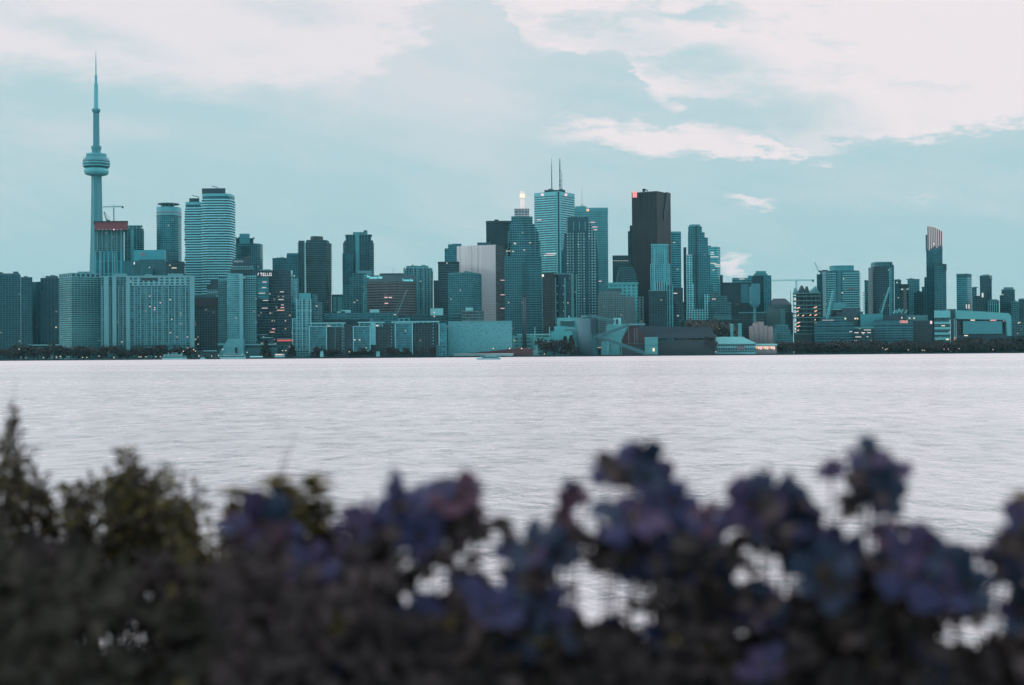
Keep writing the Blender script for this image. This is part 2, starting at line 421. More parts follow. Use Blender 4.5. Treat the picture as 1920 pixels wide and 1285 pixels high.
tag(mesh('grass_bank', v, f, plain('bank_soil', (.05, .045, .035), .95, .4, 3.0)), 'dark soil bank under the near plants', 'ground', kind='structure')

# ================================================================== THE CITY, from left to right
F = facade
# -- far left dark condos
fm = F('dark_teal_condo', A(38, 96, 106), A(30, 78, 92), 3.0, 4.2, .3, .25, .012, .45, blotch=.3)
T = thing('condo_tower', 'wide dark teal condo tower cut off by the left edge of the photo', 'tower', 8, 1990)
f1 = C(-42, -30, 39, 2000, .6); pr(T, 'facade', fm, f1, 516); pr(T, 'parapet', CONC_D, grow(f1, -1.5), 513, 516); units(T, f1, 513, CONC_D, 3)
f2 = R(39.3, 61, 2006, 34); pr(T, 'stepped_wing', fm, f2, 520)
pr(T, 'penthouse', CONC_D, R(25, 35, 2008, 10), 509.5, 513); pr(T, 'penthouse', MECH, R(45, 52, 2012, 10), 518, 520)
T = thing('condo_tower', 'slim pale teal condo slab with notched balconies behind the far left condo', 'tower', 64, 2070)
f1 = R(55, 72.5, 2070, 24); pr(T, 'facade', F('pale_teal_rib', A(66, 130, 138), A(44, 104, 114), 3.0, 6, .45, .5, .006), f1, 532); pr(T, 'parapet', CONC_D, R(57, 71, 2072, 16), 529, 532)
slabs(T, CONC_D, R(54.5, 58.5, 2069, 8), 534, 640, 3.1, 1.0, .3)
T = thing('condo_tower', 'dark teal condo tower with a rooftop mast beside the pale grid apartment slab', 'tower', 90, 2030)
f1 = R(69, 113, 2030, 40); pr(T, 'facade', F('dark_teal_condo_b', A(34, 84, 96), A(34, 72, 86), 3.0, 5, .25, .3, .012, .4), f1, 528.5)
f2 = R(76, 112, 2036, 26); pr(T, 'upper_storeys', F('dark_teal_condo_b', 0, 0), f2, 521.5, 528.5); units(T, f2, 521.5, CONC_D, 5, 4)
mast(T, 'mast', STEEL, 82, 516, 522, 2040, .5, .3)
panel(T, 'pilaster', CONC_D, 78.5, 80.5, 545, 640, 2029.3)
panel(T, 'lit_window', LITG, 103.8, 106.2, 612.5, 615.3, 2029.5)
T = thing('pavilion', 'long low waterfront pavilion with a pale flat roof left of the grid slab', 'pavilion', 80, 1960)
pr(T, 'wall', F('pavilion_glass', A(70, 110, 114), A(50, 84, 92), 4, 3, .3, .2, .1), R(54, 111, 1960, 20), 648.5); pr(T, 'roof', PALE, R(52, 112, 1957, 26), 646.6, 648.2)

# -- grid apartment slab
GRIDW = A(104, 158, 162)
fm = F('pale_grid_slab', GRIDW, A(44, 84, 94), 2.9, 4.4, .36, .13, .012, .5)
T = thing('apartment_tower', 'broad apartment slab with a pale concrete grid and darker right end', 'tower', 150, 1915)
f1 = C(111, 134.5, 190, 1915, 1.3); pr(T, 'facade', fm, f1, 519.5)
pr(T, 'top_floor', F('pale_grid_top', GRIDW, A(50, 88, 96), 5.5, 6.5, .25, .35, .02), f1, 513.5, 519.4)
pr(T, 'parapet', plain('grid_concrete', GRIDW), grow(f1, .35), 511.6, 513.4); f3 = R(146, 168, 1935, 20); pr(T, 'penthouse', CONC, f3, 509.5, 512)
for x in (111.6, 134.3, 151, 163, 177): panel(T, 'pilaster', plain('grid_concrete', GRIDW), x, x+1.1, 514, 655, shoreY(150)+ (60 if x > 135 else 52), .5) if False else None
slabs(T, plain('grid_concrete', GRIDW), f1, 519, 655, 2.9, .55, .5)
# -- harbour hotel
HC = A(112, 158, 162); hcm = plain('hotel_concrete', HC, .8)
fm = F('hotel_bays', A(90, 140, 146), A(52, 106, 116), 2.95, 4.6, .28, .16, .02, .55, big=.1, bay=2, le=1.4)
T = thing('hotel_tower', 'very wide concrete waterfront hotel slab with pale blank piers and many small windows', 'hotel', 276, 1905)
Yh = 1905
pr(T, 'facade', fm, R(238, 363, Yh, 30), 526)
pr(T, 'upper_storeys', F('hotel_top', HC, A(48, 90, 100), 3.6, 7, .45, .4, .08), R(238, 363, Yh-.6, 31), 521, 536.5)
pr(T, 'parapet', hcm, R(237, 363.4, Yh-1, 32), 517.4, 521)
pr(T, 'penthouse', hcm, R(315, 344, Yh+6, 20), 513.2, 517.4); pr(T, 'penthouse', hcm, R(213, 239, Yh+6, 20), 513.5, 517.6)
pr(T, 'west_wing', F('hotel_wing', A(84, 128, 134), A(40, 76, 88), 2.95, 5, .35, .2, .025, .5), R(189.5, 238, Yh+1, 30), 520); pr(T, 'parapet', hcm, R(189, 238, Yh+.4, 31), 517.6, 520)
for a, b_ in ((195, 203.5), (211, 217.5), (236.5, 243), (356.5, 363.3)):
    panel(T, 'pier', hcm, a, b_, 519, 657, Yh-3.2, 4.5)
for a in (191, 206, 222, 230): panel(T, 'pilaster', hcm, a, a+1, 536, 652, Yh-.2, .8)
for k_ in range(10): x = 252.5+k_*10.6; panel(T, 'pilaster', hcm, x, x+.9, 537, 648, Yh-1.1, 1.2)
for a in (264.5, 275.3, 286.3): panel(T, 'dark_recess_panel', BLACK, a, a+9.6, 521.3, 526.3, Yh-1.3, .5)  # recessed roof boxes drawn as flat panels, their shade painted black
panel(T, 'podium_band', hcm, 206, 358, 645.8, 647.4, Yh-2, 2)
for x, y in ((280.5, 555.5), (281, 575), (289.5, 581), (290, 577), (300.5, 568), (322, 599)): panel(T, 'lit_window', LITP, x-.9, x+.9, y-.8, y+.8, Yh-.5)
units(T, R(240, 310, Yh+8, 16), 517.4, hcm, 3, 3)

# -- the communications tower
T = thing('observation_tower', 'very tall slender concrete tower with a round pod and needle antenna', 'tower', 181, 2540)
c0 = P(181.6, 500, 2540); cx, cy = c0.x, 2540
def zrow(py): return P(180, py, 2540).z
def lathe(parent, name, mat, prof, n=40, smooth=True):
    v, f = [], []
    for py, r in prof:
        z = zrow(py); r *= 2540/FPX
        v += [(cx+r*math.cos(2*math.pi*i/n), cy+r*math.sin(2*math.pi*i/n), z) for i in range(n)]
    for j in range(len(prof)-1):
        for i in range(n): f.append((j*n+i, j*n+(i+1) % n, (j+1)*n+(i+1) % n, (j+1)*n+i))
    f.append(tuple(range((len(prof)-1)*n, len(prof)*n))); f.append(tuple(range(n))[::-1])
    return mesh(name, v, f, mat, parent, smooth=smooth)
CN = plain('tower_concrete', A(86, 146, 154), .8, .12, .03); CNL = plain('tower_white', A(112, 190, 194), .6); CND = plain('tower_dark_glass', A(44, 92, 104), .3)
# three-legged shaft: core hexagon with three buttresses that widen downwards
rows_ = [(330, 9.1), (360, 9.5), (420, 10.8), (470, 12.3), (510, 14.2), (560, 17.5), (610, 22), (672, 29)]
v, f = [], []; N6 = 12
for py, r in rows_[::-1]:
    z = zrow(py); r *= 2540/FPX
    for i in range(N6):
        leg, q = divmod(i, 4); a0 = rad(-80)+leg*rad(120); core = min(r*.8, 9.2*2540/FPX*.8)
        ang, rr = [(a0-rad(52), core), (a0-math.atan2(3.0, r), math.hypot(3.0, r)), (a0+math.atan2(3.0, r), math.hypot(3.0, r)), (a0+rad(52), core)][q]
        v.append((cx+rr*math.cos(ang), cy+rr*math.sin(ang), z))
for j in range(len(rows_)-1):
    for i in range(N6): f.append((j*N6+i, j*N6+(i+1) % N6, (j+1)*N6+(i+1) % N6, (j+1)*N6+i))
mesh('shaft', v, f, CN, T)
pod = lathe(T, 'pod', CN, [(330, 9.5), (328, 18), (325, 21.5), (316, 20), (306, 24.3), (301, 24.3), (299, 21.5), (296, 20.5), (294.5, 18.3), (289, 18.3), (288, 9)])
lathe(pod, 'radome', CNL, [(329.5, 14), (328, 19.5), (325, 22), (321.5, 22.8), (318.5, 22.2), (316, 20)])
lathe(pod, 'window_band', CND, [(315.2, 22.6), (312.8, 23.9)], smooth=False); lathe(pod, 'window_band', CND, [(310.6, 24.4), (308, 24.6)], smooth=False)
lathe(pod, 'window_band', CND, [(305, 24.8), (303.2, 24.8)], smooth=False); lathe(pod, 'deck_rim', CNL, [(312.8, 24.6), (310.8, 24.9)], smooth=False); lathe(pod, 'deck_rim', CNL, [(307.6, 25.2), (305.4, 25.2)], smooth=False)
lathe(pod, 'deck_rim', CNL, [(292, 18.8), (289, 18.9)], smooth=False)
for a in (-24, 24.5): mast(pod, 'antenna', STEEL, 180+a*.98, 294, 302, 2540, .5, .3)
lathe(T, 'equipment_floor', CN, [(288, 8.2), (280, 8.2), (279.6, 9.4), (274.5, 9.2), (274, 6)], smooth=False)
lathe(T, 'upper_shaft', CN, [(282, 6.3), (240, 6.0), (211, 5.7)], 6, False)
lathe(T, 'sky_pod', CN, [(211.5, 5.8), (209.5, 7.2), (207, 8.1), (204.5, 7), (203, 4.3)])
lathe(T, 'antenna_mast', CNL, [(204, 4.3), (160.5, 3.7), (160.4, 4.1), (158.6, 4), (158.5, 2.6), (143.5, 2.5), (143.4, 3), (142, 2.8), (141.8, 1.4), (130, 1.1), (121, 1.2), (120, .9), (108, .7), (95.5, .25)], 12, False)

# -- tower under construction beside it
fm = F('bare_floors', A(90, 138, 144), A(44, 74, 84), 3.2, 5, .3, .3, .02, .5)
T = thing('unfinished_tower', 'unfinished tower topped with a red construction platform in front of the tall slender tower', 'tower', 206, 2340)
f1 = R(180, 232, 2340, 40); f2 = R(178.5, 233, 2338, 42)
pr(T, 'open_floors', fm, f1, 432); slabs(T, CONC, f1, 432, 472, 3.3, .7, .8, cap=14)
pr(T, 'glazed_floors', F('new_glass', A(80, 160, 170), A(44, 112, 124), 20, 7, .03, .3, 0, .35), f2, 472)
pr(T, 'red_platform', RED, R(178, 240, 2332, 46), 417, 431.5); pr(T, 'platform_deck', BLACK, R(176.5, 241, 2331, 48), 414.8, 416.8)
for k_ in range(7): panel(T, 'netting', LITP if k_ == 4 else plain('net', A(170, 160, 168)), 184+k_*7, 187+k_*7, 429.5, 431.6, 2331.4, .3)
for k_ in range(6): mast(T, 'column', CONC, 183+k_*9, 432, 471, 2338.6, .8, .8, 6)
mast(T, 'corner_rib', STEEL, 216, 472, 516, 2337.5, 1.2, 1.2, 6); mast(T, 'corner_rib', STEEL, 190, 472, 516, 2337.5, 1.0, 1.0, 6)
def tower_crane(label, px, ybase, yj, xj0, xj1, Y, mat=STEEL, cw=None, w=1.8, apex=4, group='tower cranes over the city', name='tower_crane'):
    t = thing(name, label, 'crane', px, Y, group)
    a, b_ = P(px, ybase, Y), P(px, yj, Y); truss(t, 'mast', mat, a, (a.x, Y, b_.z), w, .3)
    z = b_.z; p0, p1 = P(xj0, yj, Y), P(xj1, yj, Y); ap = Vector((a.x, Y, z+apex))
    truss(t, 'jib', mat, (a.x, Y, z+1), (p0.x, Y, z+.8), w*.8, .26); truss(t, 'counter_jib', mat, (a.x, Y, z+1), (p1.x, Y, z+1), w*.8, .26)
    m_ = MB(); m_.tube([(a.x, Y, z+1), ap], .3, 5); m_.tube([ap, (lerp(a.x, p0.x, .7), Y, z+1.6)], .12, 4); m_.tube([ap, (lerp(a.x, p1.x, .9), Y, z+1.6)], .12, 4); m_.build('apex', mat, t)
    e = p1.x; s_ = 1 if p1.x > a.x else -1
    MB().box((e-s_*2.5 if s_ > 0 else e, Y-1.2, z-1.6), (e if s_ > 0 else e+2.5, Y+1.2, z+1.6)).build('counterweight', cw or CONC_D, t)
    MB().box((a.x-1.1, Y-2.2, z-1.4), (a.x+1.1, Y-.6, z+.8)).build('cab', PALE, t)
    return t
def luffing_crane(label, x0, y0, x1, y1, Y, mat=STEEL, w=2.0, ybase=None, group='luffing cranes with a slanted boom'):
    t = thing('luffing_crane', label, 'crane', x0, Y, group)
    a, b_ = P(x0, y0, Y), P(x1, y1, Y)
    truss(t, 'boom', mat, a, b_, w, w*.17)
    if ybase: g_ = P(x0, ybase, Y); truss(t, 'mast', mat, (a.x, Y, g_.z), a, w, .3)
    s_ = -1 if x1 > x0 else 1
    MB().box((a.x+min(0, s_*5), Y-1.3, a.z-1.6), (a.x+max(0, s_*5), Y+1.3, a.z+1.2)).build('machine_deck', CONC_D, t)
    m_ = MB(); m_.tube([a, (a.x+s_*3, Y, a.z+6)], .25, 5); m_.tube([(a.x+s_*3, Y, a.z+6), b_], .12, 4); m_.build('stay', mat, t)
    return t
tower_crane('pale tower crane standing on the red construction platform', 213.6, 415, 389, 193, 231.5, 2350, w=1.5)
luffing_crane('short dark slanted crane left of the tower crane on the red platform', 200.5, 414, 195.5, 397.5, 2345, BLACK, 1.6)
T = thing('condo_tower', 'mid teal condo tower with corner balconies right of the red topped building site', 'tower', 250, 2410)
f1 = R(234, 270, 2410, 36); pr(T, 'facade', F('mid_teal_condo', A(62, 122, 130), A(38, 86, 98), 3.1, 5, .3, .25, .01), f1, 429)
f3 = R(240, 266, 2414, 26); pr(T, 'penthouse', MECH, f3, 425, 429); pr(T, 'roof_rim', PALE, R(239, 268, 2412, 30), 422.6, 423.8)
for x in (242, 249, 256, 263): mast(T, 'column', PALE, x, 423, 429, 2412.5, .5, .5, 6)
slabs(T, CONC, R(262, 270.5, 2409, 30), 430, 500, 3.3, .7, .9)
panel(T, 'pilaster', plain('teal_strip', A(80, 160, 168)), 246, 251, 430, 500, 2409.4)

# -- teal block with a round red logo
T = thing('office_block', 'plain bright teal box with a small round red logo on its upper wall', 'building', 281, 2260)
pr(T, 'facade', plain('bright_teal_panel', A(66, 158, 170), .4), C(251.5, 309, 312, 2260, .4), 468.5)
a = P(268, 477, 2259.2); MB().tube([(a.x, 2259.4, a.z), (a.x, 2260.2, a.z)], 2.6, 14).build('logo', plain('dull_red_logo', A(190, 120, 124)), T)
T = thing('office_block', 'darker teal stepped block in front of the red logo box', 'building', 290, 2180)
pr(T, 'west_wing', F('teal_panel_a', A(58, 132, 144), A(58, 132, 144), 30, 20, .02, .02, 0, .1), R(233, 261, 2185, 30), 489); pr(T, 'facade', plain('mid_teal_panel', A(46, 96, 106), .5), R(261.2, 311, 2180, 30), 487)
pr(T, 'lower_wing', F('teal_panel_a', 0, 0), R(265, 287, 2172, 7), 502); pr(T, 'east_wing', F('dark_loft', A(46, 76, 84), A(36, 60, 70), 4, 4, .3, .2, .03), R(311.2, 347, 2178, 34), 491)
panel(T, 'lit_window', LITG, 322, 331, 502, 503.4, 2177.6); panel(T, 'sign_plate', LITW, 250.5, 253, 491.5, 496, 2184.4); panel(T, 'lit_window', LITW, 279.6, 281.2, 501, 502.8, 2171.4)

# -- round-fronted tower with a disc roof
T = thing('condo_tower', 'teal tower with a rounded front under a thin disc roof on posts', 'tower', 311, 2420)
f1 = E(289.5, 333, 2420, 44, 32, 430, 3); pr(T, 'facade', F('round_teal', A(74, 150, 158), A(40, 104, 116), 3.2, 3.4, .34, .12, .012), f1, 405.5)
pr(T, 'crown_band', plain('crown_teal', A(104, 176, 182), .5), f1, 387.5, 405.5); pr(T, 'crown_stripe', plain('dull_red_stripe', A(150, 120, 130)), grow(f1, .3), 397, 398.6); pr(T, 'crown_stripe', DARK, grow(f1, .3), 403.6, 405.2)
f3 = E(291, 331, 2422, 40, 32, 430); pr(T, 'disc_roof', MECH, f3, 380, 381.6); pr(T, 'penthouse', CONC_D, E(299, 323, 2428, 26, 24, 430), 381.6, 387.5)
for x in (296, 304, 311, 318, 326): mast(T, 'post', STEEL, x, 381.6, 387.5, 2424, .4, .4, 6)
f4 = R(308, 334.6, 2417, 44); pr(T, 'lower_wing', F('round_teal_low', A(66, 132, 140), A(36, 84, 96), 3.2, 5, .35, .2, .02), f4, 470); slabs(T, CONC, R(318, 335, 2416, 40), 471, 492, 3.2, .8, .8)

# -- white balconied twin towers
WB = plain('white_balcony', A(158, 224, 230), .6, .06)
fm = F('balcony_glass', A(60, 120, 130), A(36, 96, 110), 3.0, 3.2, .2, .2, .006, .6)
for nm, lab, fp, y1, pent, py1, cr in (
    ('condo_tower', 'shorter left twin of the tall white balconied condo pair', R(348.6, 378, 2300, 40, 450), 379, R(356, 375, 2308, 22), 372, (363, 374, 366.5)),
    ('condo_tower', 'tall condo tower wrapped in wavy white balconies with a black penthouse', E(376.5, 431.2, 2290, 52, 32, 450, 4.5), 363, R(380, 424, 2300, 26), 353.5, (400, 409, 349))):
    T = thing(nm, lab, 'tower', (fp[0][0]+400)*0+ (364 if y1 > 370 else 404), 2292, 'white balconied condo pair')
    pr(T, 'facade', fm, fp, y1); pr(T, 'parapet', plain('teal_parapet', A(104, 180, 188)), grow(fp, .5), y1, y1+5); pr(T, 'penthouse', DARK, pent, py1, y1)
    n0 = int((zz(fp, y1+6)-GZ)/4.1); rg = random.Random(3); z0 = GZ
    vs = []
    for kk in range(4):     # four balcony outlines, repeated up the tower out of phase: the wavy edge
        gpt = [(x+(1.3+1.0*math.sin(i*1.9+kk*1.57))*(1 if x > fp[0][0]+9 else -1)*.6, y-(1.2+1.1*math.sin(i*2.3+kk*1.57))) for i, (x, y) in enumerate(grow(fp, .9))]
        vs.append(solid(None, 'balcony', WB, gpt, z0+1.9, z0)); vs[-1].parent = T; vs[-1].location = (-T.location.x, -T.location.y, -T.location.z)
    base_loc = vs[0].location.copy()
    for kk in range(n0):
        o = vs[kk % 4] if kk < 4 else vs[rg.randrange(4)].copy()
        if kk >= 4: COL.objects.link(o)
        o.location = base_loc+Vector((0, 0, 4.1*kk))
    a, b_ = P(cr[0], cr[2]+5, 2305), P(cr[1], cr[2]+4, 2305)
    truss(T, 'window_crane', STEEL, P(cr[0]-3, cr[2], 2305), P(cr[1], cr[2]+3.5, 2305), .8, .3)

# -- curved condo behind the waterfront slab
T = thing('condo_tower', 'curved teal condo tower with a tall square central penthouse right of the white pair', 'tower', 460, 2400)
f1 = E(433.5, 487, 2400, 48, 32, 480, 3.2); fm = F('curved_teal', A(58, 116, 124), A(38, 88, 100), 3.1, 3.6, .32, .25, .01)
pr(T, 'facade', fm, f1, 456.5); pr(T, 'upper_storeys', F('curved_teal_top', A(48, 98, 108), A(36, 80, 92), 3.1, 4, .25, .2, .01), R(443, 476, 2404, 34), 447, 456.5); pr(T, 'penthouse', plain('penthouse_teal', A(74, 146, 156)), R(450, 469, 2402, 22), 438.5, 458)
for x in (434.3, 448, 470, 484.5): mast(T, 'pilaster', MECH, x, 457, 560, 2402 if 440 < x < 480 else 2412, 1.0, 1.0, 6)
slabs(T, CONC_D, E(449, 471, 2398, 14, 20, 480), 460, 500, 3.1, .7, .6); units(T, R(444, 475, 2406, 28), 447, DARK, 4, 3)
for x in (443, 476): pr(T, 'corner_cap', MECH, R(x-1, x+2, 2405, 4), 445, 449)

# -- waterfront hotel with a roof lounge sign
WH = A(102, 160, 166); wm = plain('hotel_slab', WH, .7)
T = thing('hotel_tower', 'pale ribbed waterfront hotel with a blank vertical pier and a flared base', 'hotel', 446, 1925)
pr(T, 'west_wing', F('hotel_ribs', WH, A(62, 116, 126), 2.9, 2.8, .42, .2, .012, .5), R(410, 431, 1945, 30), 520.5)
slabs(T, wm, R(409.6, 431, 1943, 16), 524, 640, 2.9, .8, .5)
pr(T, 'facade', F('hotel_ribs_b', WH, A(70, 126, 134), 2.9, 2.6, .45, .22, .01, .5), R(426, 450, 1930, 30), 513); pr(T, 'pier', plain('hotel_pier', A(116, 168, 172)), R(449, 456, 1926, 34), 513.5)
pr(T, 'east_wing', F('hotel_ribs_c', WH, A(48, 92, 102), 2.9, 3.2, .48, .3, .03, .5), R(456, 481, 1936, 30), 515.5); slabs(T, wm, R(456.5, 480.5, 1933, 4), 519, 640, 2.9, 1.1, .1)
T2 = pr(T, 'roof_lounge', DARK, R(433, 475, 1938, 24), 503, 514); pr(T, 'sign_box', DARK, R(437, 470, 1939, 20), 486, 503); pr(T, 'lounge_ledge', CONC, R(431, 477, 1936, 28), 504, 505.5)
text(T, 'sign_lettering', 'WESTIN', plain('dim_sign', A(150, 190, 196), emit=(.6, .7, .72), es=.25), 438.5, 456, 490.8, 1938.4, 3.6)
for k_ in range(9): panel(T, 'lounge_window', plain('lounge_pane', A(120, 170, 176), .3), 437+k_*4.3, 439.6+k_*4.3, 499, 501.6, 1938.2)
a0, a1, b0, b1 = P(427, 636, 1918), P(455, 636, 1918), P(405, 661, 1916), P(457, 661, 1916)
m_ = MB(); v_ = [(b0.x, 1916, GZ), (b1.x, 1916, GZ), (b1.x, 1935, GZ), (b0.x, 1935, GZ), (a0.x, 1918, a0.z), (a1.x, 1918, a1.z), (a1.x, 1934, a1.z), (a0.x, 1934, a0.z)]
mesh('flared_base', v_, [(0, 1, 5, 4), (1, 2, 6, 5), (3, 0, 4, 7), (4, 5, 6, 7), (2, 3, 7, 6)], plain('flare_concrete', A(100, 158, 162)), T)
pr(T, 'entrance', BLACK, R(440.5, 444, 1915, 4), 651.5); pr(T, 'podium', CONC_D, R(455.5, 520, 1925, 24), 652); pr(T, 'podium_deck', CONC, R(458, 515, 1929, 24), 645, 648); pr(T, 'terrace', CONC, R(408, 428, 1922, 20), 644, 648)
T = thing('office_block', 'dark low office block with a plain upper wall between the two waterfront hotels', 'building', 384, 1965)
pr(T, 'facade', F('dark_office', A(72, 92, 98), A(50, 66, 74), 3.4, 3.6, .3, .3, .03, .4), R(363.5, 409.5, 1965, 40), 577); pr(T, 'upper_wall', plain('dark_brown_wall', A(60, 64, 70), .8), R(363.2, 409.7, 1964, 42), 558.5, 577); pr(T, 'roof_edge', CONC_D, R(365, 405, 1968, 36), 553, 558.5)
T = thing('office_block', 'dark stepped block with a pale gridded lower front behind the waterfront hotel', 'building', 402, 2080)
pr(T, 'facade', DARK, R(395, 420, 2080, 30), 525); pr(T, 'stepped_wing', DARK, R(388, 412, 2076, 3.5), 533); pr(T, 'window_grid', F('pale_lattice', A(120, 160, 164), A(70, 96, 102), 5, 3, .3, .4, .02), R(389, 409, 2072, 3.5), 543)

# -- black office tower with a lit sign
T = thing('office_tower', 'near black office tower with a white lit TELUS sign and scattered lit windows', 'tower', 514, 2060)
f1 = R(483, 546, 2060, 44); pr(T, 'facade', F('telus_glass', A(44, 70, 80), A(40, 62, 74), 3.9, 3.2, .22, .08, .035, .35, ior=1.6, le=1.2), f1, 507.5)
panel(T, 'reflection_paint', F('telus_reflection', A(84, 160, 166), A(78, 158, 164), 3.9, 8, .28, .03, .06, .2), 483.2, 497, 516, 563, 2059.2) if False else pr(T, 'painted_reflection', F('telus_reflection', A(50, 84, 92), A(84, 160, 166), 3.9, 8, .32, .03, .06, .2), R(483.2, 504.5, 2058.4, 1.5), 521, 561)  # lighter glass colour paints a reflection over the left bay
text(T, 'sign_lettering', 'TELUS', glow('sign_white', (1, .97, .97), .8), 487.5, 509.5, 515.2, 2057.5, 6.2)
a = P(484.5, 514.5, 2057.6); m_ = MB(); m_.tube([(a.x-.9, 2057.6, a.z-2), (a.x+.3, 2057.6, a.z+2.2)], .35, 5); m_.build('sign_mark', glow('sign_white', 0, 0), T)
for x0, x1, y, mm in ((492, 500, 529, LITP), (491, 499, 539.5, LITW), (525, 532, 547.5, LITW), (527, 532, 572, LITW), (519, 533, 582, LITO), (526, 533, 577, LITP), (491, 502, 578, LITW), (505, 508, 587.5, LITW), (493, 503, 563.5, LITW), (522, 532, 562, LITW), (510, 516, 617, LITP), (506, 515, 623, LITO), (485, 497, 550, LITW)):
    panel(T, 'lit_window', mm, x0, x1, y-.6, y+.6, 2057.8)
pr(T, 'roof_rail', STEEL, R(487, 509, 2068, 4), 505.5, 507.5)
T = thing('glass_tower', 'slim rounded glass tower with a drum cap right of the TELUS sign building', 'tower', 551, 2120)
pr(T, 'facade', F('drum_glass', A(78, 146, 154), A(56, 126, 138), 3.4, 3, .25, .3, .01), E(541, 558, 2120, 18, 20), 521.5, None, smooth=True); pr(T, 'drum_cap', PALE, E(535.5, 548, 2126, 14, 20), 507, 521.5, smooth=True)
slabs(T, CONC, E(545.5, 557.5, 2119, 14, 16), 565, 600, 5, .6, .3)
T = thing('office_tower', 'two step teal office tower rising behind the TELUS sign building', 'tower', 536, 2430)
pr(T, 'facade', F('slate_teal', A(58, 120, 130), A(48, 104, 116), 3.6, 3.6, .3, .2, .006, .3), R(511.5, 540, 2436, 40), 484); f1 = R(538, 561, 2430, 40); pr(T, 'east_wing', F('slate_teal', 0, 0), f1, 478); pr(T, 'penthouse', plain('slate_cap', A(60, 134, 144)), R(538.6, 561, 2432, 36), 475, 478)
units(T, R(513, 537, 2440, 30), 484, MECH, 3, 3); mast(T, 'mast', STEEL, 527, 476, 484, 2445, .3, .2)

# -- dark balcony tower and pale framed building in front
fm = F('dark_balcony_glass', A(50, 86, 94), A(44, 66, 76), 3.0, 4, .2, .15, .01, .35)
T = thing('condo_tower', 'dark condo tower with thin curved balcony lines and a black drum penthouse', 'tower', 590, 2150)
f1 = E(571.5, 615.5, 2154, 48, 36, 520, 4); pr(T, 'facade', fm, f1, 455); f2 = R(560.5, 572, 2156, 36); pr(T, 'west_wing', F('dark_wing', A(54, 84, 92), A(40, 70, 80), 3, 4, .3, .3, .01), f2, 451.5)
pr(T, 'penthouse', plain('black_drum', A(54, 66, 74)), E(581, 604.5, 2160, 26, 24), 443, 455); pr(T, 'top_floor', fm, E(572, 613, 2155, 44, 32, 520, 4), 450, 455); panel(T, 'pilaster', CONC, 570.6, 572, 452, 560, 2150.5)
slabs(T, plain('balcony_grey', A(92, 138, 146)), f1, 452, 600, 3.2, .5, 1.7); slabs(T, CONC_D, R(559, 563, 2155, 16), 453, 560, 3.2, .6, .4)
FRM = plain('white_frame', A(140, 196, 200), .6, .06)
T = thing('apartment_block', 'pale white framed apartment block with a gridded front and darker curved right side', 'building', 574, 1945)
pr(T, 'facade', F('frame_glass', A(116, 178, 182), A(62, 112, 122), 3.1, 4, .22, .15, .015, .5), R(556, 583, 1945, 26), 561); pr(T, 'west_wing', F('frame_glass', 0, 0), R(548, 556.2, 1948, 24), 597); pr(T, 'penthouse', plain('frame_cap', A(86, 154, 160)), R(561, 583, 1950, 20), 550, 561)
fE = E(573, 601, 1952, 30, 24, 600, 3); pr(T, 'east_wing', F('frame_side', A(66, 116, 124), A(48, 92, 102), 3.1, 4, .3, .2, .015), fE, 566); pr(T, 'east_penthouse', F('frame_side', 0, 0), E(578, 594, 1954, 18, 20), 552, 566)
for x in (556, 566, 575, 582.2): panel(T, 'frame_post', FRM, x, x+1, 560.5, 655, 1944, 1.2)
for k_, y in enumerate((560.5, 571.5, 582, 597, 606, 616, 626, 636, 646, 655)): panel(T, 'frame_beam', FRM, 556 if y < 596 else 548, 583, y, y+.9, 1944.2, 1.0)
panel(T, 'frame_post', FRM, 548, 549, 597, 656, 1944, 1.2)
T = thing('condo_tower', 'tall dark teal condo tower with a pale corner shaft and serrated balcony edges', 'tower', 673, 2330)
f1 = R(645.5, 700, 2330, 44, 520); pr(T, 'facade', F('tall_teal', A(50, 98, 108), A(36, 78, 90), 3.1, 4.2, .25, .2, .012), f1, 451.5); f2 = R(649, 697, 2334, 34); pr(T, 'upper_storeys', F('tall_teal_top', A(60, 116, 124), A(36, 72, 82), 4, 5, .2, .3, .01), f2, 441, 451.5)
pr(T, 'roof_slab', CONC, R(648, 698.5, 2332, 38), 440, 441.3); pr(T, 'penthouse', MECH, R(663, 690, 2338, 24), 435.5, 440.4); pr(T, 'lift_house', CONC_D, R(683, 689.5, 2340, 12), 432, 436)
panel(T, 'pale_shaft', plain('shaft_teal', A(88, 158, 166)), 667, 673.5, 436, 512, 2328, 2); slabs(T, CONC, R(694, 701.5, 2329, 36), 453, 580, 3.3, .7, 1.5); slabs(T, CONC, R(644, 649, 2329, 30), 452, 474, 3.3, .7, 1.5, cap=7)
pr(T, 'west_wing', F('tall_teal_b', A(44, 100, 112), A(36, 88, 102), 3.1, 4, .25, .2, .012), R(643, 663, 2322, 7), 474); slabs(T, CONC_D, R(642.5, 646, 2321, 7), 476, 570, 3.2, .7, .4)
T = thing('small_tower', 'short teal block with two pale window bays left of the serrated condo tower', 'building', 632, 2220)
pr(T, 'facade', plain('gap_teal', A(48, 98, 108)), R(622, 644, 2220, 24), 552.5)
for a, b_ in ((625, 630.5), (633, 641.5)): panel(T, 'window_bay', plain('bay_pale', A(92, 166, 172), .3), a, b_, 557, 585, 2219.2)
T = thing('condo_tower', 'stepped mid height teal condo with white edge strips in front of the serrated tower', 'tower', 674, 2160)
fm = F('stepped_condo', A(66, 120, 128), A(44, 90, 100), 3.0, 4.4, .3, .22, .03)
f1 = R(656, 689, 2160, 30); pr(T, 'facade', fm, f1, 519); pr(T, 'west_wing', fm, R(643.5, 656.2, 2163, 26), 534); pr(T, 'upper_storeys', fm, R(662, 687, 2164, 22), 512.5, 519); pr(T, 'penthouse', CONC, R(672, 698, 2172, 16), 508, 519)
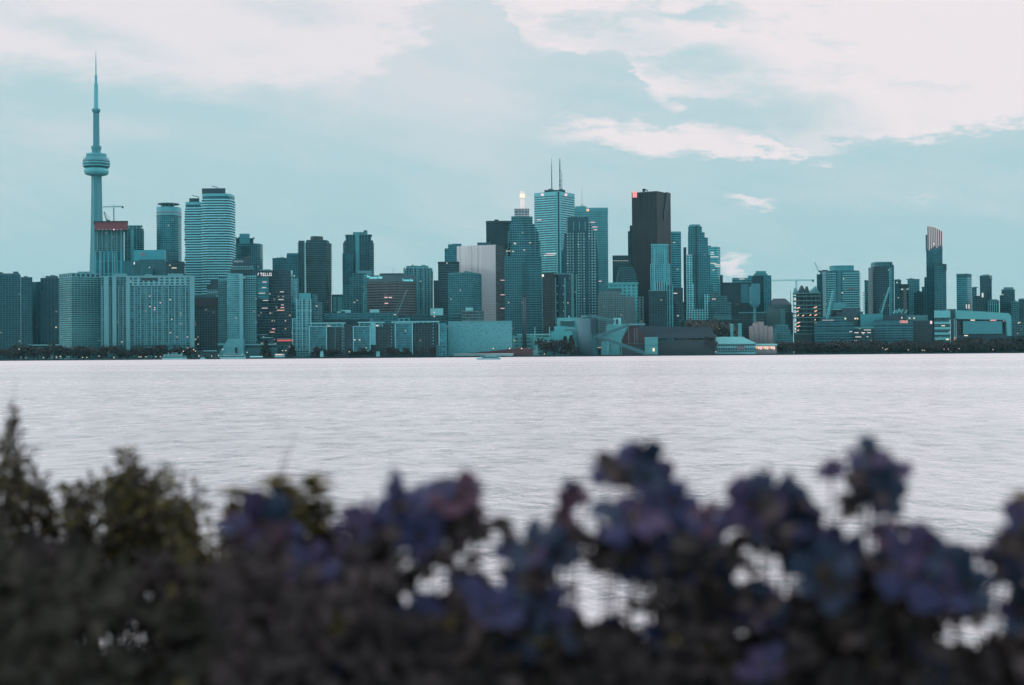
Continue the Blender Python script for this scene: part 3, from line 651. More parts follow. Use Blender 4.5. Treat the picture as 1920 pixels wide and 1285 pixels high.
for k_ in range(22): panel(T, 'balcony', PALE, 681.5, 689, 516+k_*3.3, 517.1+k_*3.3, 2159.2, .9)
panel(T, 'edge_post', PALE, 687.6, 689, 519, 588, 2158.8, .9); panel(T, 'edge_post', PALE, 680.8, 681.8, 548, 588, 2158.8, .9)

# -- brown newspaper building
T = thing('office_block', 'broad brown banded office building with two cyan lit name signs at its top', 'building', 736, 2120)
fm = F('brown_bands', A(96, 94, 98), A(58, 72, 80), 3.9, 4, .5, .08, .01, .3, le=.8)
c_ = P(742, 600, 2120); l_ = P(688.5, 600, 2136); r_ = P(780.5, 600, 2134); f1 = [(l_.x, 2136), (c_.x, 2120), (r_.x, 2134), (r_.x-8, 2180), (l_.x+6, 2180)]
pr(T, 'facade', fm, f1, 528); pr(T, 'parapet', plain('brown_parapet', A(88, 104, 112)), grow(f1, .3), 515.5, 528); pr(T, 'penthouse', DARK, E(711, 757, 2138, 30, 20, 600, 4), 512.7, 516)
pr(T, 'glass_strip', F('strip_glass', A(74, 140, 148), A(60, 120, 130), 3.9, 3, .3, .3, .01), R(682.5, 688.6, 2137, 30), 520)
text(T, 'sign_lettering', 'Toronto Star', LITC, 691, 717.5, 520.6, 2121, 5, rad(-16), bold=.02); text(T, 'sign_lettering', 'Toronto Star', LITC, 754.5, 774.5, 525.6, 2120, 4.6, rad(18), bold=.02)
a = P(689.6, 519, 2122); MB().box((a.x-.9, 2122, a.z-1.2), (a.x+.9, 2122.6, a.z+1.6)).build('sign_mark', LITC, T)
for x0, x1, y in ((720.5, 727, 558), (729, 735, 558), (721, 728, 569)): panel(T, 'lit_window', LITP, x0, x1, y-.7, y+.7, 2118.5)
mast(T, 'mast', STEEL, 737.5, 499, 514, 2150, .25, .15)
luffing_crane('thin pale slanted crane boom in front of the brown banded building', 744.5, 590, 763.5, 543, 2050, STEEL, 1.1)
T = thing('condo_tower', 'teal condo tower with pale vertical ribs right of the brown banded building', 'tower', 784, 2210)
f1 = R(757, 811.5, 2210, 44); pr(T, 'facade', F('ribbed_condo', A(92, 150, 156), A(48, 94, 104), 3.1, 4, .25, .28, .02), f1, 503.5); f2 = R(762, 804, 2216, 30); pr(T, 'penthouse', F('ribbed_cap', A(100, 160, 166), A(60, 110, 118), 6, 5, .3, .35, 0), f2, 499, 503.5); units(T, f2, 499, CONC, 3, 2)
for x in (757.5, 775, 782.5, 793, 800, 806): panel(T, 'rib', CONC, x, x+1.6, 502, 590, 2208.6, 1.3)
slabs(T, CONC, R(801, 812.5, 2209, 36), 506, 590, 3.2, .7, .6)

# -- long low glass hall behind the waterfront offices
T = thing('low_office', 'long low teal glass office building behind the first two waterfront blocks', 'building', 676, 2020)
pr(T, 'facade', F('low_glass', A(64, 124, 132), A(50, 104, 114), 3.2, 6, .4, .1, .02, .25), R(609, 746, 2020, 40), 587); pr(T, 'dark_base', DARK, R(604, 700, 2012, 6), 600)
for a, b_, y in ((639, 658, 581.5), (632, 647, 584), (693.5, 711, 580.5)): pr(T, 'roof_house', PALE, R(a, b_, 2030, 14), y, 587.2)
T = thing('low_office', 'low dark teal building with two small red lights behind the third waterfront block', 'building', 790, 2040)
pr(T, 'facade', F('low_glass_b', A(54, 96, 104), A(42, 76, 86), 3.4, 5, .4, .1, .04, .3), R(747, 838, 2040, 30), 592); pr(T, 'pale_house', PALE, R(807, 831, 2046, 16), 578.5, 592)
for y in (586, 593.5): panel(T, 'lit_lamp', LITP, 813.3, 815.3, y-1, y+1, 2039)

# -- three framed waterfront office blocks
TEALB = F('bay_glass', A(60, 138, 148), A(54, 128, 140), 3.3, 3, .12, .06, .012, .35, ior=1.6)
DARKB = F('dark_wing_glass', A(54, 76, 84), A(48, 64, 72), 3.3, 4, .15, .12, .012, .35, ior=1.45)  # plain darker glass for the set-back wings
OG = 'framed glass office blocks along the waterfront'
def waterfront(lab, x0, xb, x1, yt, yr, xr0, xr1, Y, extra=None):
    t = thing('waterfront_office', lab, 'building', (x0+x1)/2, Y, OG)
    pr(t, 'dark_wing', DARKB, R(xb, x1, Y+5, 34), yr+4); pr(t, 'glass_bay', TEALB, R(x0+1, xb-.5, Y, 38), yt+1, 658.5)
    pr(t, 'undercroft', BLACK, R(x0+3, xb-2, Y+4, 28), 658.5)
    for x in (x0, xb-1): panel(t, 'bay_frame', FRM, x, x+1.3, yt, 663, Y-1.2, 1.8)
    panel(t, 'bay_frame', FRM, x0, xb+.3, yt-.6, yt+.8, Y-1.4, 2); panel(t, 'bay_frame', FRM, x0, xb+.3, 657.6, 659, Y-1.4, 2)
    pr(t, 'roof_slab', FRM, R(xr0, xr1, Y+1, 38), yr-.9, yr+.9); pr(t, 'penthouse', F('attic_glass', A(92, 160, 166), A(56, 116, 126), 4, 7, .2, .2, .05), R(xr0+2, xr1-5, Y+4, 30), yr+.9, yt+1.4)
    for k_ in range(3): x = lerp(xr0+4, xr1-4, k_/2); mast(t, 'roof_post', FRM, x, yr, yt+1, Y+2, .5, .5, 6)
    return t
t = waterfront('leftmost framed waterfront office block with a bright glass bay and long flat roof', 579.5, 612.5, 661, 612, 606.3, 580, 648, 1930)
panel(t, 'bay_frame', FRM, 612, 642, 612.2, 613.4, 1933.5, 1); 
for x in (628, 641): panel(t, 'column', MECH, x, x+.9, 613, 660, 1934, .9)
for k_ in range(8): panel(t, 'balcony', CONC, 643, 645.5, 614+k_*5.6, 616+k_*5.6, 1934, .9)
t = waterfront('middle framed waterfront office block with a second narrow pale stair bay', 662, 694.5, 737, 612, 604.8, 670.5, 721, 1935)
panel(t, 'stair_bay', F('stair_glass', A(110, 176, 180), A(54, 104, 114), 4.2, 3.2, .3, .35, 0), 695, 704, 606, 647, 1936, 3)
pr(t, 'roof_house', MECH, R(693, 700, 1950, 10), 598, 605)
for k_ in range(7): panel(t, 'balcony', CONC, 733, 735.5, 612+k_*6, 614+k_*6, 1939, .9)
for x0, y in ((664, 637.5), (673, 637.5)): panel(t, 'lit_window', LITW, x0, x0+2.6, y-1, y+1, 1934)
t = waterfront('right framed waterfront office block with a deep dark wing beside a slim end bay', 740.5, 773.5, 823, 606, 604, 733, 824, 1938)
pr(t, 'end_bay', TEALB, R(823.5, 838, 1938, 30), 606.5); panel(t, 'bay_frame', FRM, 822.6, 824, 605.8, 662, 1936.6, 1.4)
for k_ in range(8): panel(t, 'balcony', CONC, 811, 813.5, 608+k_*6, 610+k_*6, 1942, .9)
pr(t, 'roof_house', F('attic_glass', 0, 0), R(747, 768, 1950, 14), 597, 604)
T = thing('kiosk', 'small teal glass box at the quay below the slim end bay', 'kiosk', 828, 1935)
pr(T, 'wall', F('kiosk_glass', A(60, 124, 132), A(50, 108, 118), 3.5, 4, .2, .2, 0), R(817.8, 838.5, 1929, 8), 648.5); pr(T, 'roof', MECH, R(817, 839, 1928.4, 9), 647.6, 648.4)

# -- whale-wall warehouse
T = thing('warehouse', 'large windowless pale teal warehouse wall flecked with small dark marks', 'warehouse', 900, 1950)
m, k, b = principled('flecked_wall'); tc = k.n('ShaderNodeTexCoord').outputs['Object']
x_, y_, z_ = k.sep(tc); nz = k.noise(k.comb(k.m('MULTIPLY', x_, .28), k.m('MULTIPLY', z_, .75), 2.0), 1.0, 2, .5)
st = k.noise(k.comb(k.m('MULTIPLY', x_, .05), k.m('MULTIPLY', z_, .02), 5.0), 1.0, 4, .6)
base_c = k.mix(st, A(86, 146, 152)+(1,), A(108, 166, 171)+(1,)); k.put(b.inputs['Base Color'], k.mix(k.ss(nz, .60, .64), base_c, A(56, 104, 112)+(1,))); b.inputs['Roughness'].default_value = .75
pr(T, 'wall', m, R(840, 960, 1952, 40), 603.8); pr(T, 'parapet', CONC, R(839.6, 960.3, 1951.4, 42), 602.6, 603.8)
T = thing('shed', 'low rust red shed with a rising roof in front of the flecked warehouse', 'shed', 920, 1944)
a, b_, c_ = P(868, 663, 1948), P(982, 652, 1948), P(1000, 655, 1948)
v_ = []
for yy_ in (1947.5, 1951.6): v_ += [(a.x, yy_, GZ), (c_.x, yy_, GZ), (c_.x, yy_, c_.z), (b_.x, yy_, b_.z), (a.x, yy_, a.z-.8)]
mesh('wall', v_, [(0, 1, 2, 3, 4), (9, 8, 7, 6, 5), (3, 2, 7, 8), (4, 3, 8, 9), (1, 6, 7, 2), (0, 4, 9, 5)], RUST, T)
T = thing('boathouse', 'long low white shed along the quay below the flecked warehouse', 'shed', 908, 1946)
pr(T, 'wall', F('boathouse_wall', A(150, 176, 178), A(80, 108, 112), 6, 3, .55, .3, 0), R(851, 962, 1941, 5), 664.6); pr(T, 'roof', WHITE, R(850, 963, 1940.4, 6.2), 663.4, 664.6)

# -- behind the warehouse
T = thing('office_tower', 'dark grey slab tower with fine horizontal lines left of the white stone tower', 'tower', 838, 2300)
fm = F('dark_lined', A(62, 88, 96), A(44, 62, 72), 3.8, 4, .3, .05, .004, .3); pr(T, 'facade', fm, R(822, 862, 2300, 40), 492.5); pr(T, 'west_wing', DARK, R(813.5, 822.3, 2304, 36), 526); pr(T, 'roof_edge', BLACK, R(821.6, 862, 2299, 42), 491, 492.6)
T = thing('office_tower', 'teal stepped tower peeking over the dark grey slab tower', 'tower', 850, 2500)
fm = F('back_teal', A(62, 136, 148), A(44, 110, 124), 3.6, 4, .3, .2, .006); pr(T, 'facade', fm, R(834.5, 868, 2500, 40), 466); pr(T, 'upper_storeys', fm, R(841, 866, 2504, 30), 458.5, 466); pr(T, 'corner_cap', MECH, R(849, 866, 2505, 20), 457.3, 458.6)
mast(T, 'mast', STEEL, 842, 455, 466, 2506, .4, .3)
T = thing('glass_tower', 'middle height teal glass tower standing before the white stone tower', 'tower', 872, 2110)
fm = F('front_teal_glass', A(64, 126, 134), A(40, 92, 104), 3.2, 3.0, .28, .2, .012, .45); f1 = C(840.5, 884, 903.5, 2110, 1.2); pr(T, 'facade', fm, f1, 512); pr(T, 'parapet', MECH, grow(f1, -1), 510.5, 512); units(T, f1, 511, MECH, 3, 2.5)
T = thing('low_office', 'low brownish banded building at the foot of the white stone tower', 'building', 888, 2040)
pr(T, 'facade', F('brown_low', A(104, 116, 118), A(62, 92, 98), 4.2, 5, .45, .1, .03), R(866.5, 907.5, 2040, 26), 583); pr(T, 'roof_house', PALE, R(873, 887, 2046, 12), 577, 583); pr(T, 'side_wing', F('brown_low_b', A(60, 104, 110), A(52, 92, 98), 4, 5, .4, .1, .02), R(845, 866, 2046, 22), 588)
T = thing('office_tower', 'tall white stone tower with ribbed upper left wall and a shade painted right side', 'tower', 902, 2320)
STONE = F('white_slab', A(190, 178, 184), A(168, 158, 166), 4.2, 40, .5, 0, 0, .05, rough=.6); f1 = C(857.5, 930, 947.5, 2330, .55)
m, k, b = principled('white_marble')
u, vv_, _ = k.sep(k.n('ShaderNodeUVMap').outputs[0]); fr = k.m('FRACT', k.m('DIVIDE', vv_, 4.2)); lines = k.m('LESS_THAN', fr, .22)
rib = k.m('MULTIPLY', k.m('LESS_THAN', k.noise(k.comb(k.m('MULTIPLY', u, .35), k.m('MULTIPLY', vv_, .004), 0.0), 1.0, 2, .6), .45), k.m('LESS_THAN', u, 42.0))
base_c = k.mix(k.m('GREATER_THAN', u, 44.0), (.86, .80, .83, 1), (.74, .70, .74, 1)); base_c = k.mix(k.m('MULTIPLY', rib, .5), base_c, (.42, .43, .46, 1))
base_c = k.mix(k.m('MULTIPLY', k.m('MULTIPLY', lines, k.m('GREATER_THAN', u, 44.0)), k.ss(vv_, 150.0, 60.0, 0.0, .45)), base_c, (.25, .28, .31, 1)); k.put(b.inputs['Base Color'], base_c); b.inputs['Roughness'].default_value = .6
MARB = m
z0_, z1_ = GZ, zz(f1, 459)
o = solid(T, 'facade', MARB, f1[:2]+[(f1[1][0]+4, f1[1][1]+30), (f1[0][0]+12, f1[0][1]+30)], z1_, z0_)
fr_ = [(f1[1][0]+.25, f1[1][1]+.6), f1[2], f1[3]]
solid(T, 'shaded_side', F('shaded_end', A(46, 68, 78), A(40, 60, 70), 4.2, 6, .2, .06, .01, .2), fr_, z1_-.8, z0_)  # shade of the right side is put into its dark colour
pr(T, 'roof_house', CONC_D, R(896, 921, 2350, 20), 455, 460)
for y in (525.8, 553, 578.5): panel(T, 'lit_window', LITP, 938.5, 946, y-.6, y+.6, 2334)
T = thing('office_tower', 'black flat topped tower between the white stone tower and the lantern topped tower', 'tower', 936, 2560)
f1 = R(911.5, 965, 2560, 50, 450); pr(T, 'facade', F('black_tower', A(36, 60, 70), A(30, 54, 64), 3.8, 3, .25, .12, .01, .3, le=.6), f1, 417); pr(T, 'parapet', BLACK, grow(f1, .3), 414.5, 417); pr(T, 'roof_house', BLACK, R(928, 936, 2575, 20), 412, 415)

# -- lantern topped stepped tower
T = thing('office_tower', 'stepped teal tower crowned by a white lit lantern mast', 'tower', 981, 2240)
fm = F('lantern_teal', A(72, 128, 136), A(40, 84, 96), 3.7, 3.6, .42, .25, .01, .4); fs = F('lantern_bands', A(64, 122, 130), A(38, 82, 94), 3.7, 9, .45, .06, .006, .3)
def stepped(x0, x1, xc, Y, y1, y0=None):
    pr(T, 'setback', fm, R(x0, xc, Y, 40), y1, y0); pr(T, 'setback', fs, R(xc, x1, Y+.6, 40), y1+.3, y0)
stepped(947, 1016.5, 984, 2240, 481); stepped(949, 1013.5, 984, 2244, 467, 481.2); stepped(953, 1011, 983, 2247, 434, 467.3); stepped(957, 1004, 982, 2250, 420, 434.3); stepped(960, 1000, 981, 2253, 406, 420.3)
for a, b_, y in ((953.5, 957, 455), (1011, 1014, 452), (1004.5, 1008, 428), (955, 958, 432)): pr(T, 'corner_turret', fm, R(a, b_, 2244, 5), y)
f3 = R(966, 993.5, 2257, 22); pr(T, 'crown', F('crown_pale', A(150, 158, 166), A(90, 110, 120), 4.5, 5, .45, .35, 0), f3, 391.5, 406.2); pr(T, 'crown_ledge', WHITE, grow(f3, .5), 403.5, 405); pr(T, 'crown_ledge', WHITE, grow(f3, .5), 391, 392.4)
f3 = E(975.7, 983.6, 2263, 7, 14, 380); pr(T, 'lantern_mast', glow('lantern_shaft', (1, .8, .78), .55), f3, 372, 391.2); pr(T, 'lantern', glow('lantern_glow', (1, .84, .55), .9), E(974.6, 984.6, 2261, 10, 14, 370), 364, 371.5); pr(T, 'lantern_cap', glow('lantern_shaft', 0, 0), E(975.5, 983.5, 2262, 7, 12, 365), 358.8, 364)
for x, y in ((965, 456, ), (994, 455.5), (955, 471), (962, 471.5), (983, 469), (966, 457.5)): panel(T, 'lit_window', LITG, x-1.8, x+1.8, y-.5, y+.5, 2238.8)
panel(T, 'recess', plain('recess_shade', A(44, 88, 98)), 979.5, 983.8, 492, 600, 2238.6, 2)  # recess drawn as a raised strip, its shade put into darker teal
# -- tall white banded tower
T = thing('office_tower', 'tallest office tower, white horizontal bands split by a dark corner recess', 'tower', 1040, 2480)
fm = F('white_bands', A(128, 196, 200), A(48, 92, 104), 4.05, 20, .55, .02, .012, .12, blotch=.12, le=1.0); f1 = C(1002.2, 1048.5, 1078, 2480, 1.0, 450)
pr(T, 'facade', fm, f1, 366.5); pr(T, 'crown_band', plain('white_band', A(122, 192, 196)), f1, 358.8, 366.5)
panel(T, 'corner_recess', BLACK, 1045.4, 1050.3, 360, 592, 2477, 5); panel(T, 'corner_fin', plain('white_band', 0), 1044.6, 1045.6, 360, 592, 2476.6, 4); panel(T, 'corner_fin', plain('white_band', 0), 1050.2, 1051.2, 360.4, 592, 2476.6, 4)
for x, yy_ in ((1016.8, 2493), (1061.2, 2489)): panel(T, 'logo', LITP, x-2.4, x+2.4, 363.3, 367.6, yy_-1.5 if x < 1040 else 2488.5)
pr(T, 'roof_house', DARK, R(1021, 1060, 2500, 30, 400), 356.6, 360); units(T, R(1020, 1062, 2502, 30, 400), 357.5, MECH, 8, 3)
ANT = plain('antenna_grey', A(90, 108, 116))
mast(T, 'antenna', ANT, 1034.6, 331, 358, 2500, 1.0, .8); mast(T, 'antenna', ANT, 1034.3, 310, 331, 2500, .8, .55); mast(T, 'antenna', ANT, 1034, 296, 310, 2500, .4, .2)
mast(T, 'antenna', ANT, 1050, 305, 357, 2502, 1.1, .9); mast(T, 'antenna', ANT, 1049.8, 297, 305, 2502, .7, .5); mast(T, 'antenna', ANT, 1053.6, 324, 358, 2504, .6, .4)
for y in (320, 338, 346): panel(T, 'antenna_ring', ANT, 1048.2, 1052, y, y+1.6, 2500, 3)
panel(T, 'lit_window', LITP, 1007, 1015, 412, 413.2, 2487); panel(T, 'lit_window', LITW, 1024, 1043, 475, 476.6, 2480.3); panel(T, 'lit_window', LITW, 1020, 1040, 478, 479.4, 2481)
# -- pale tower behind
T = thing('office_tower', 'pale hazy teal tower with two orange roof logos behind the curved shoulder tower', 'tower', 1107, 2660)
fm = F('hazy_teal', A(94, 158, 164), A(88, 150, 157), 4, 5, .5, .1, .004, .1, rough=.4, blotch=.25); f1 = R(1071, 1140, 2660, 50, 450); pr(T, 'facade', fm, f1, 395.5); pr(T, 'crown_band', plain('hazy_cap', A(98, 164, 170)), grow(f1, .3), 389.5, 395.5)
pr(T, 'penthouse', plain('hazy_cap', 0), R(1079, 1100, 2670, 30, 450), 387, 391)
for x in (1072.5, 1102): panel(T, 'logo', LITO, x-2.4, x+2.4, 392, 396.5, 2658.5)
mast(T, 'antenna', ANT, 1091.2, 349, 384, 2680, .35, .2); truss(T, 'antenna_stay', ANT, P(1087, 389, 2680), P(1091.2, 383.5, 2680), .5, .25); truss(T, 'antenna_stay', ANT, P(1095.5, 388.5, 2680), P(1091.2, 383.5, 2680), .5, .25)
for x0, x1, y in ((1107, 1116, 417), (1110, 1120, 426), (1113, 1120, 431), (1121, 1128, 527.5)): panel(T, 'lit_window', LITP, x0, x1, y-.6, y+.6, 2658)
# -- curved shoulder tower
T = thing('office_tower', 'teal tower whose right shoulder slopes down in a curve, with dotted window columns', 'tower', 1090, 2300)
fm = F('dotted_teal', A(40, 88, 100), A(200, 250, 250), 4.4, 4.4, .5, .45, .01, .15, rough=.4, big=.28, bay=4, blotch=.1)
Ys = 2300; pts = [(1058.5, 437), (1063.5, 437), (1064, 406.5), (1099, 406.3), (1104, 412), (1110, 424), (1114.5, 436), (1118, 452), (1121, 475), (1122.5, 500), (1123, 590)]
v_, f_, uv_ = [], [], []
out = [P(x, y, Ys) for x, y in pts]; gl_, gr_ = P(1056, 590, Ys), P(1123.4, 640, Ys)
poly = [(P(1056, 520, Ys).x, GZ)]+[(P(1056, 480, Ys).x, P(1056, 470, Ys).z)]+[(p.x, p.z) for p in out[:-1]]+[(gr_.x, GZ)]
n = len(poly); v_ = [(x, Ys, z) for x, z in poly]+[(x, Ys+44, z) for x, z in poly]
f_ = [tuple(range(n))[::-1], tuple(range(n, 2*n))]+[(i, (i+1) % n, n+(i+1) % n, n+i) for i in range(n)]
uv_ = [[(poly[i][0]-poly[0][0], poly[i][1]-GZ) for i in f_[0]], [(poly[i-n][0], poly[i-n][1]) for i in f_[1]]]+[[(0, poly[i][1]), (0, poly[(i+1) % n][1]), (44, poly[(i+1) % n][1]), (44, poly[i][1])] for i in range(n)]
mesh('facade', v_, f_, fm, T, uvs=uv_)
panel(T, 'crown', F('crown_dark_teal', A(44, 84, 96), A(40, 76, 88), 4, 6, .15, .12, 0, .3), 1064.4, 1103, 407, 436.5, Ys-1, 1.6)
for x in (1075, 1086, 1097): panel(T, 'crown_fin', PALE, x, x+.7, 416, 432, Ys-1.5, .6)
for x in (1071, 1080, 1091, 1106): panel(T, 'rib', CONC_D, x, x+2.2, 438 if x < 1105 else 452, 590, Ys-1, 1.2)
pr(T, 'west_wing', F('dotted_side', A(48, 100, 112), A(60, 116, 126), 3.6, 3, .4, .3, .01), R(1053.5, 1059, Ys+4, 30), 470)
# -- dark trio in front
T = thing('condo_tower', 'black slab tower with a bright corner lamp left of the twin strip tower', 'tower', 1028, 2100)
pr(T, 'facade', F('black_slab', A(58, 62, 68), A(50, 54, 62), 3.4, 5, .2, .1, .008, .25), R(1017.5, 1041, 2100, 36), 513.5); pr(T, 'roof_edge', BLACK, R(1018, 1040, 2101, 34), 512, 513.5); panel(T, 'lamp', LITG, 1016.2, 1019.8, 514.8, 519.2, 2098.5, 1.4)
T = thing('condo_tower', 'dark blue tower edged with two pale vertical strips', 'tower', 1054, 2115)
f1 = E(1039.5, 1072, 2115, 36, 24, 560, 4); pr(T, 'facade', F('navy_glass', A(44, 78, 92), A(38, 66, 80), 3.3, 4, .2, .15, .012, .35), f1, 515); pr(T, 'roof_rim', MECH, grow(f1, .4), 512.5, 515)
for x in (1041.5, 1059): panel(T, 'pale_edge_strip', plain('pale_strip', A(120, 186, 184)), x, x+1.1, 521, 610, 2113.8)  # strips of plain pale paint, without any glow
for x in (1044.4, 1056): slabs(T, PALE, R(x, x+1.6, 2113.6, 1), 522, 600, 11, 2.2, 0)
T = thing('condo_tower', 'slim dark tower with a broad pale vertical stripe right of the twin strip tower', 'tower', 1075, 2112)
pr(T, 'facade', F('stripe_dark', A(48, 78, 88), A(42, 68, 78), 3.3, 5, .2, .15, .01), R(1069.5, 1081.5, 2126, 36), 513.5); panel(T, 'pale_stripe', plain('stripe_green', A(104, 156, 156)), 1071.5, 1075.6, 513, 612, 2124.6, 1.2); panel(T, 'pale_stripe', plain('stripe_green', 0), 1080.4, 1081.6, 514, 612, 2124.6, 1.2)

# -- grey hotel and neighbours
T = thing('hotel_block', 'grey stone hotel with a stepped top and dense small windows', 'hotel', 1160, 2180)
fm = F('stone_hotel', A(118, 136, 138), A(66, 90, 96), 3.3, 2.8, .42, .45, .012, .4); pr(T, 'facade', fm, R(1121, 1172, 2180, 40), 553); pr(T, 'upper_storeys', fm, R(1127, 1163, 2184, 30), 546, 553); pr(T, 'roof_storeys', CONC_D, R(1140, 1166, 2188, 20), 541, 546.2)
pr(T, 'plain_wing', plain('grey_stone', A(116, 128, 132)), R(1172.3, 1190, 2182, 34), 557); pr(T, 'east_wing', F('stone_hotel_b', A(104, 120, 124), A(62, 84, 92), 4, 6, .3, .5, .02), R(1197.5, 1207.5, 2184, 30), 556)
for a in (1123, 1134, 1150): pr(T, 'buttress', plain('grey_stone', 0), R(a, a+3, 2178, 3), 549)
T = thing('office_block', 'pale teal office block with a long flat cornice behind the grey stone hotel', 'building', 1168, 2240)
pr(T, 'facade', F('pale_teal_office', A(98, 170, 172), A(72, 138, 144), 5, 7, .5, .45, .01), R(1140.5, 1196.5, 2240, 30), 532.5); pr(T, 'cornice', plain('cornice_teal', A(108, 182, 182)), R(1139.5, 1197.4, 2239, 33), 530, 532.6); panel(T, 'corner_pier', plain('cornice_teal', 0), 1189.6, 1196.6, 548, 592, 2178, 2) if False else None
T = thing('office_tower', 'dark flat tower with a row of small roof lights left of the rust brown tower', 'tower', 1164, 2420)
f1 = R(1149.5, 1183, 2420, 40); pr(T, 'facade', F('dark_roofline', A(42, 74, 84), A(36, 64, 74), 3.8, 5, .25, .12, .004, .3), f1, 481); pr(T, 'parapet', DARK, grow(f1, .3), 479, 481)
for k_ in range(8): panel(T, 'roof_lamp', LITW, 1151+k_*3.6, 1152.4+k_*3.6, 488.7, 489.9, 2418.6)
T = thing('office_tower', 'grey teal tower with sloping shoulders before the rust brown tower', 'tower', 1177, 2330)
a, b_ = P(1157, 540, 2330), P(1196, 540, 2330); c_, d_ = P(1163, 499.5, 2330), P(1187, 499.5, 2330); e_, g_ = P(1159, 515, 2330), P(1192.5, 512, 2330)
poly = [(a.x, GZ), (b_.x, GZ), (b_.x, b_.z), (g_.x, g_.z), (d_.x, d_.z), (c_.x, c_.z), (e_.x, e_.z), (a.x, a.z)]; n = len(poly)
v_ = [(x, 2330, z) for x, z in poly]+[(x, 2360, z) for x, z in poly]; f_ = [tuple(range(n)), tuple(range(n, 2*n))[::-1]]+[((i+1) % n, i, n+i, n+(i+1) % n) for i in range(n)]
uv_ = [[(poly[i % n][0], poly[i % n][1]) for i in ff] for ff in f_]
mesh('facade', v_, f_, F('slope_teal', A(66, 104, 112), A(54, 92, 100), 3.6, 4, .35, .1, .008, .2), T, uvs=uv_)
pr(T, 'west_wing', F('slope_teal', 0, 0), R(1160, 1170, 2326, 3.5), 502)
# -- rust brown tower
T = thing('office_tower', 'very tall rust brown tower with a red corner logo', 'tower', 1221, 2480)
f1 = C(1185.4, 1232, 1258.2, 2480, 1.0, 470)
m, k, b = principled('rust_granite'); u, vv_, _ = k.sep(k.n('ShaderNodeUVMap').outputs[0])
gr = k.noise(k.comb(k.m('MULTIPLY', u, .16), k.m('MULTIPLY', vv_, .006), 0.0), 1.0, 3, .6); fl = k.m('LESS_THAN', k.m('FRACT', k.m('DIVIDE', vv_, 3.9)), .3)
bc = k.mix(k.ss(gr, .3, .7), A(20, 25, 34)+(1,), A(38, 43, 51)+(1,)); k.put(b.inputs['Base Color'], k.mix(k.m('MULTIPLY', fl, .35), bc, A(18, 22, 29)+(1,))); b.inputs['Roughness'].default_value = .4; b.inputs['Specular IOR Level'].default_value = .25
pr(T, 'facade', m, f1, 361); pr(T, 'parapet', plain('rust_cap', A(40, 46, 54)), grow(f1, .3), 358.4, 361)
a = P(1190, 365, 2490); panel(T, 'logo', glow('logo_red', (1, .12, .1), .85), 1186.4, 1194.2, 359.4, 370.4, 2489.5, 3) 
PLT = plain('rust_pleat', A(30, 34, 42), .4)
for k_ in range(7): x = 1198+k_*4.6; yd = 2480+(1232-x)/46.6*24-1.1; panel(T, 'pleat', PLT, x, x+1.5, 362, 412, yd, 1.6)
a, b_ = P(1243, 362, 2490), P(1256, 362, 2500)
truss(T, 'window_crane', BLACK, P(1209, 355, 2500), P(1215, 358.5, 2500), 1, .4); pr(T, 'roof_house', BLACK, R(1206.5, 1212, 2500, 8), 354.2, 359)
# dark reflection on the right face, painted as stepped black slabs
fx = lambda x: 2480+(x-1232)/26.2*46*.93
for (x0, x1, y0, y1) in ((1249, 1255.5, 361.8, 372), (1247.5, 1254.5, 372, 383), (1246, 1252.5, 383, 394), (1244, 1249.5, 394, 404), (1244, 1247, 404, 413)):
    p0, p1 = P(x0, y1, fx(x0)), P(x1, y0, fx(x1)); nrm = Vector((.85, -.5, 0))*.8
    m_ = MB(); q_ = [Vector((p0.x, p0.y, p0.z)), Vector((p1.x, p1.y, p0.z)), Vector((p1.x, p1.y, p1.z)), Vector((p0.x, p0.y, p1.z))]
    i0 = 0; m_.v = [tuple(q+nrm) for q in q_]+[tuple(q-nrm) for q in q_]; m_.f = [(0, 1, 2, 3), (7, 6, 5, 4), (0, 4, 5, 1), (1, 5, 6, 2), (2, 6, 7, 3), (3, 7, 4, 0)]; m_.build('dark_reflection', BLACK, T)
T = thing('office_tower', 'narrow dark teal tower showing along the left edge of the rust brown tower', 'tower', 1182, 2580)
pr(T, 'facade', F('sliver_teal', A(46, 88, 98), A(38, 78, 90), 3.8, 4, .3, .15, .004), R(1178.5, 1200, 2580, 30), 434); pr(T, 'upper_storeys', DARK, R(1182, 1200, 2584, 22), 423, 434.2)
T = thing('condo_tower', 'slim pale teal tower with stepped sides overlapping the rust brown tower', 'tower', 1238, 2260)
fm = F('slim_pale', A(104, 176, 182), A(66, 132, 142), 3.1, 3.4, .35, .3, .008, .3); pr(T, 'facade', fm, R(1222, 1254.5, 2262, 34), 461); pr(T, 'roof_band', plain('slim_cap', A(106, 180, 184)), R(1221.5, 1255, 2261, 36), 458, 461); pr(T, 'lower_wing', fm, R(1220, 1257.5, 2257, 4.5), 495)
for x in (1226, 1246): panel(T, 'rib', plain('slim_cap', 0), x, x+2, 466, 555, 2255.8, 1)
T = thing('condo_tower', 'dark glass tower with a pale finned top in front of the slim pale tower', 'tower', 1238, 2130)
pr(T, 'facade', F('dark_glass_c', A(46, 78, 86), A(40, 68, 76), 3.2, 4, .2, .12, .006, .4), R(1217, 1251, 2130, 34), 546); pr(T, 'roof_ledge', CONC, R(1216, 1249, 2129, 36), 544.8, 546); pr(T, 'east_wing', F('striped_side', A(86, 150, 158), A(40, 84, 94), 12, 4, .04, .45, .004), R(1250, 1263, 2132, 34), 535)
pr(T, 'finned_top', F('fin_top', A(120, 186, 188), A(44, 78, 86), 30, 3.4, .08, .45, 0), R(1228, 1251, 2136, 24), 530, 545)
T = thing('office_tower', 'teal tower with pale floor bands right of the rust brown tower', 'tower', 1268, 2540)
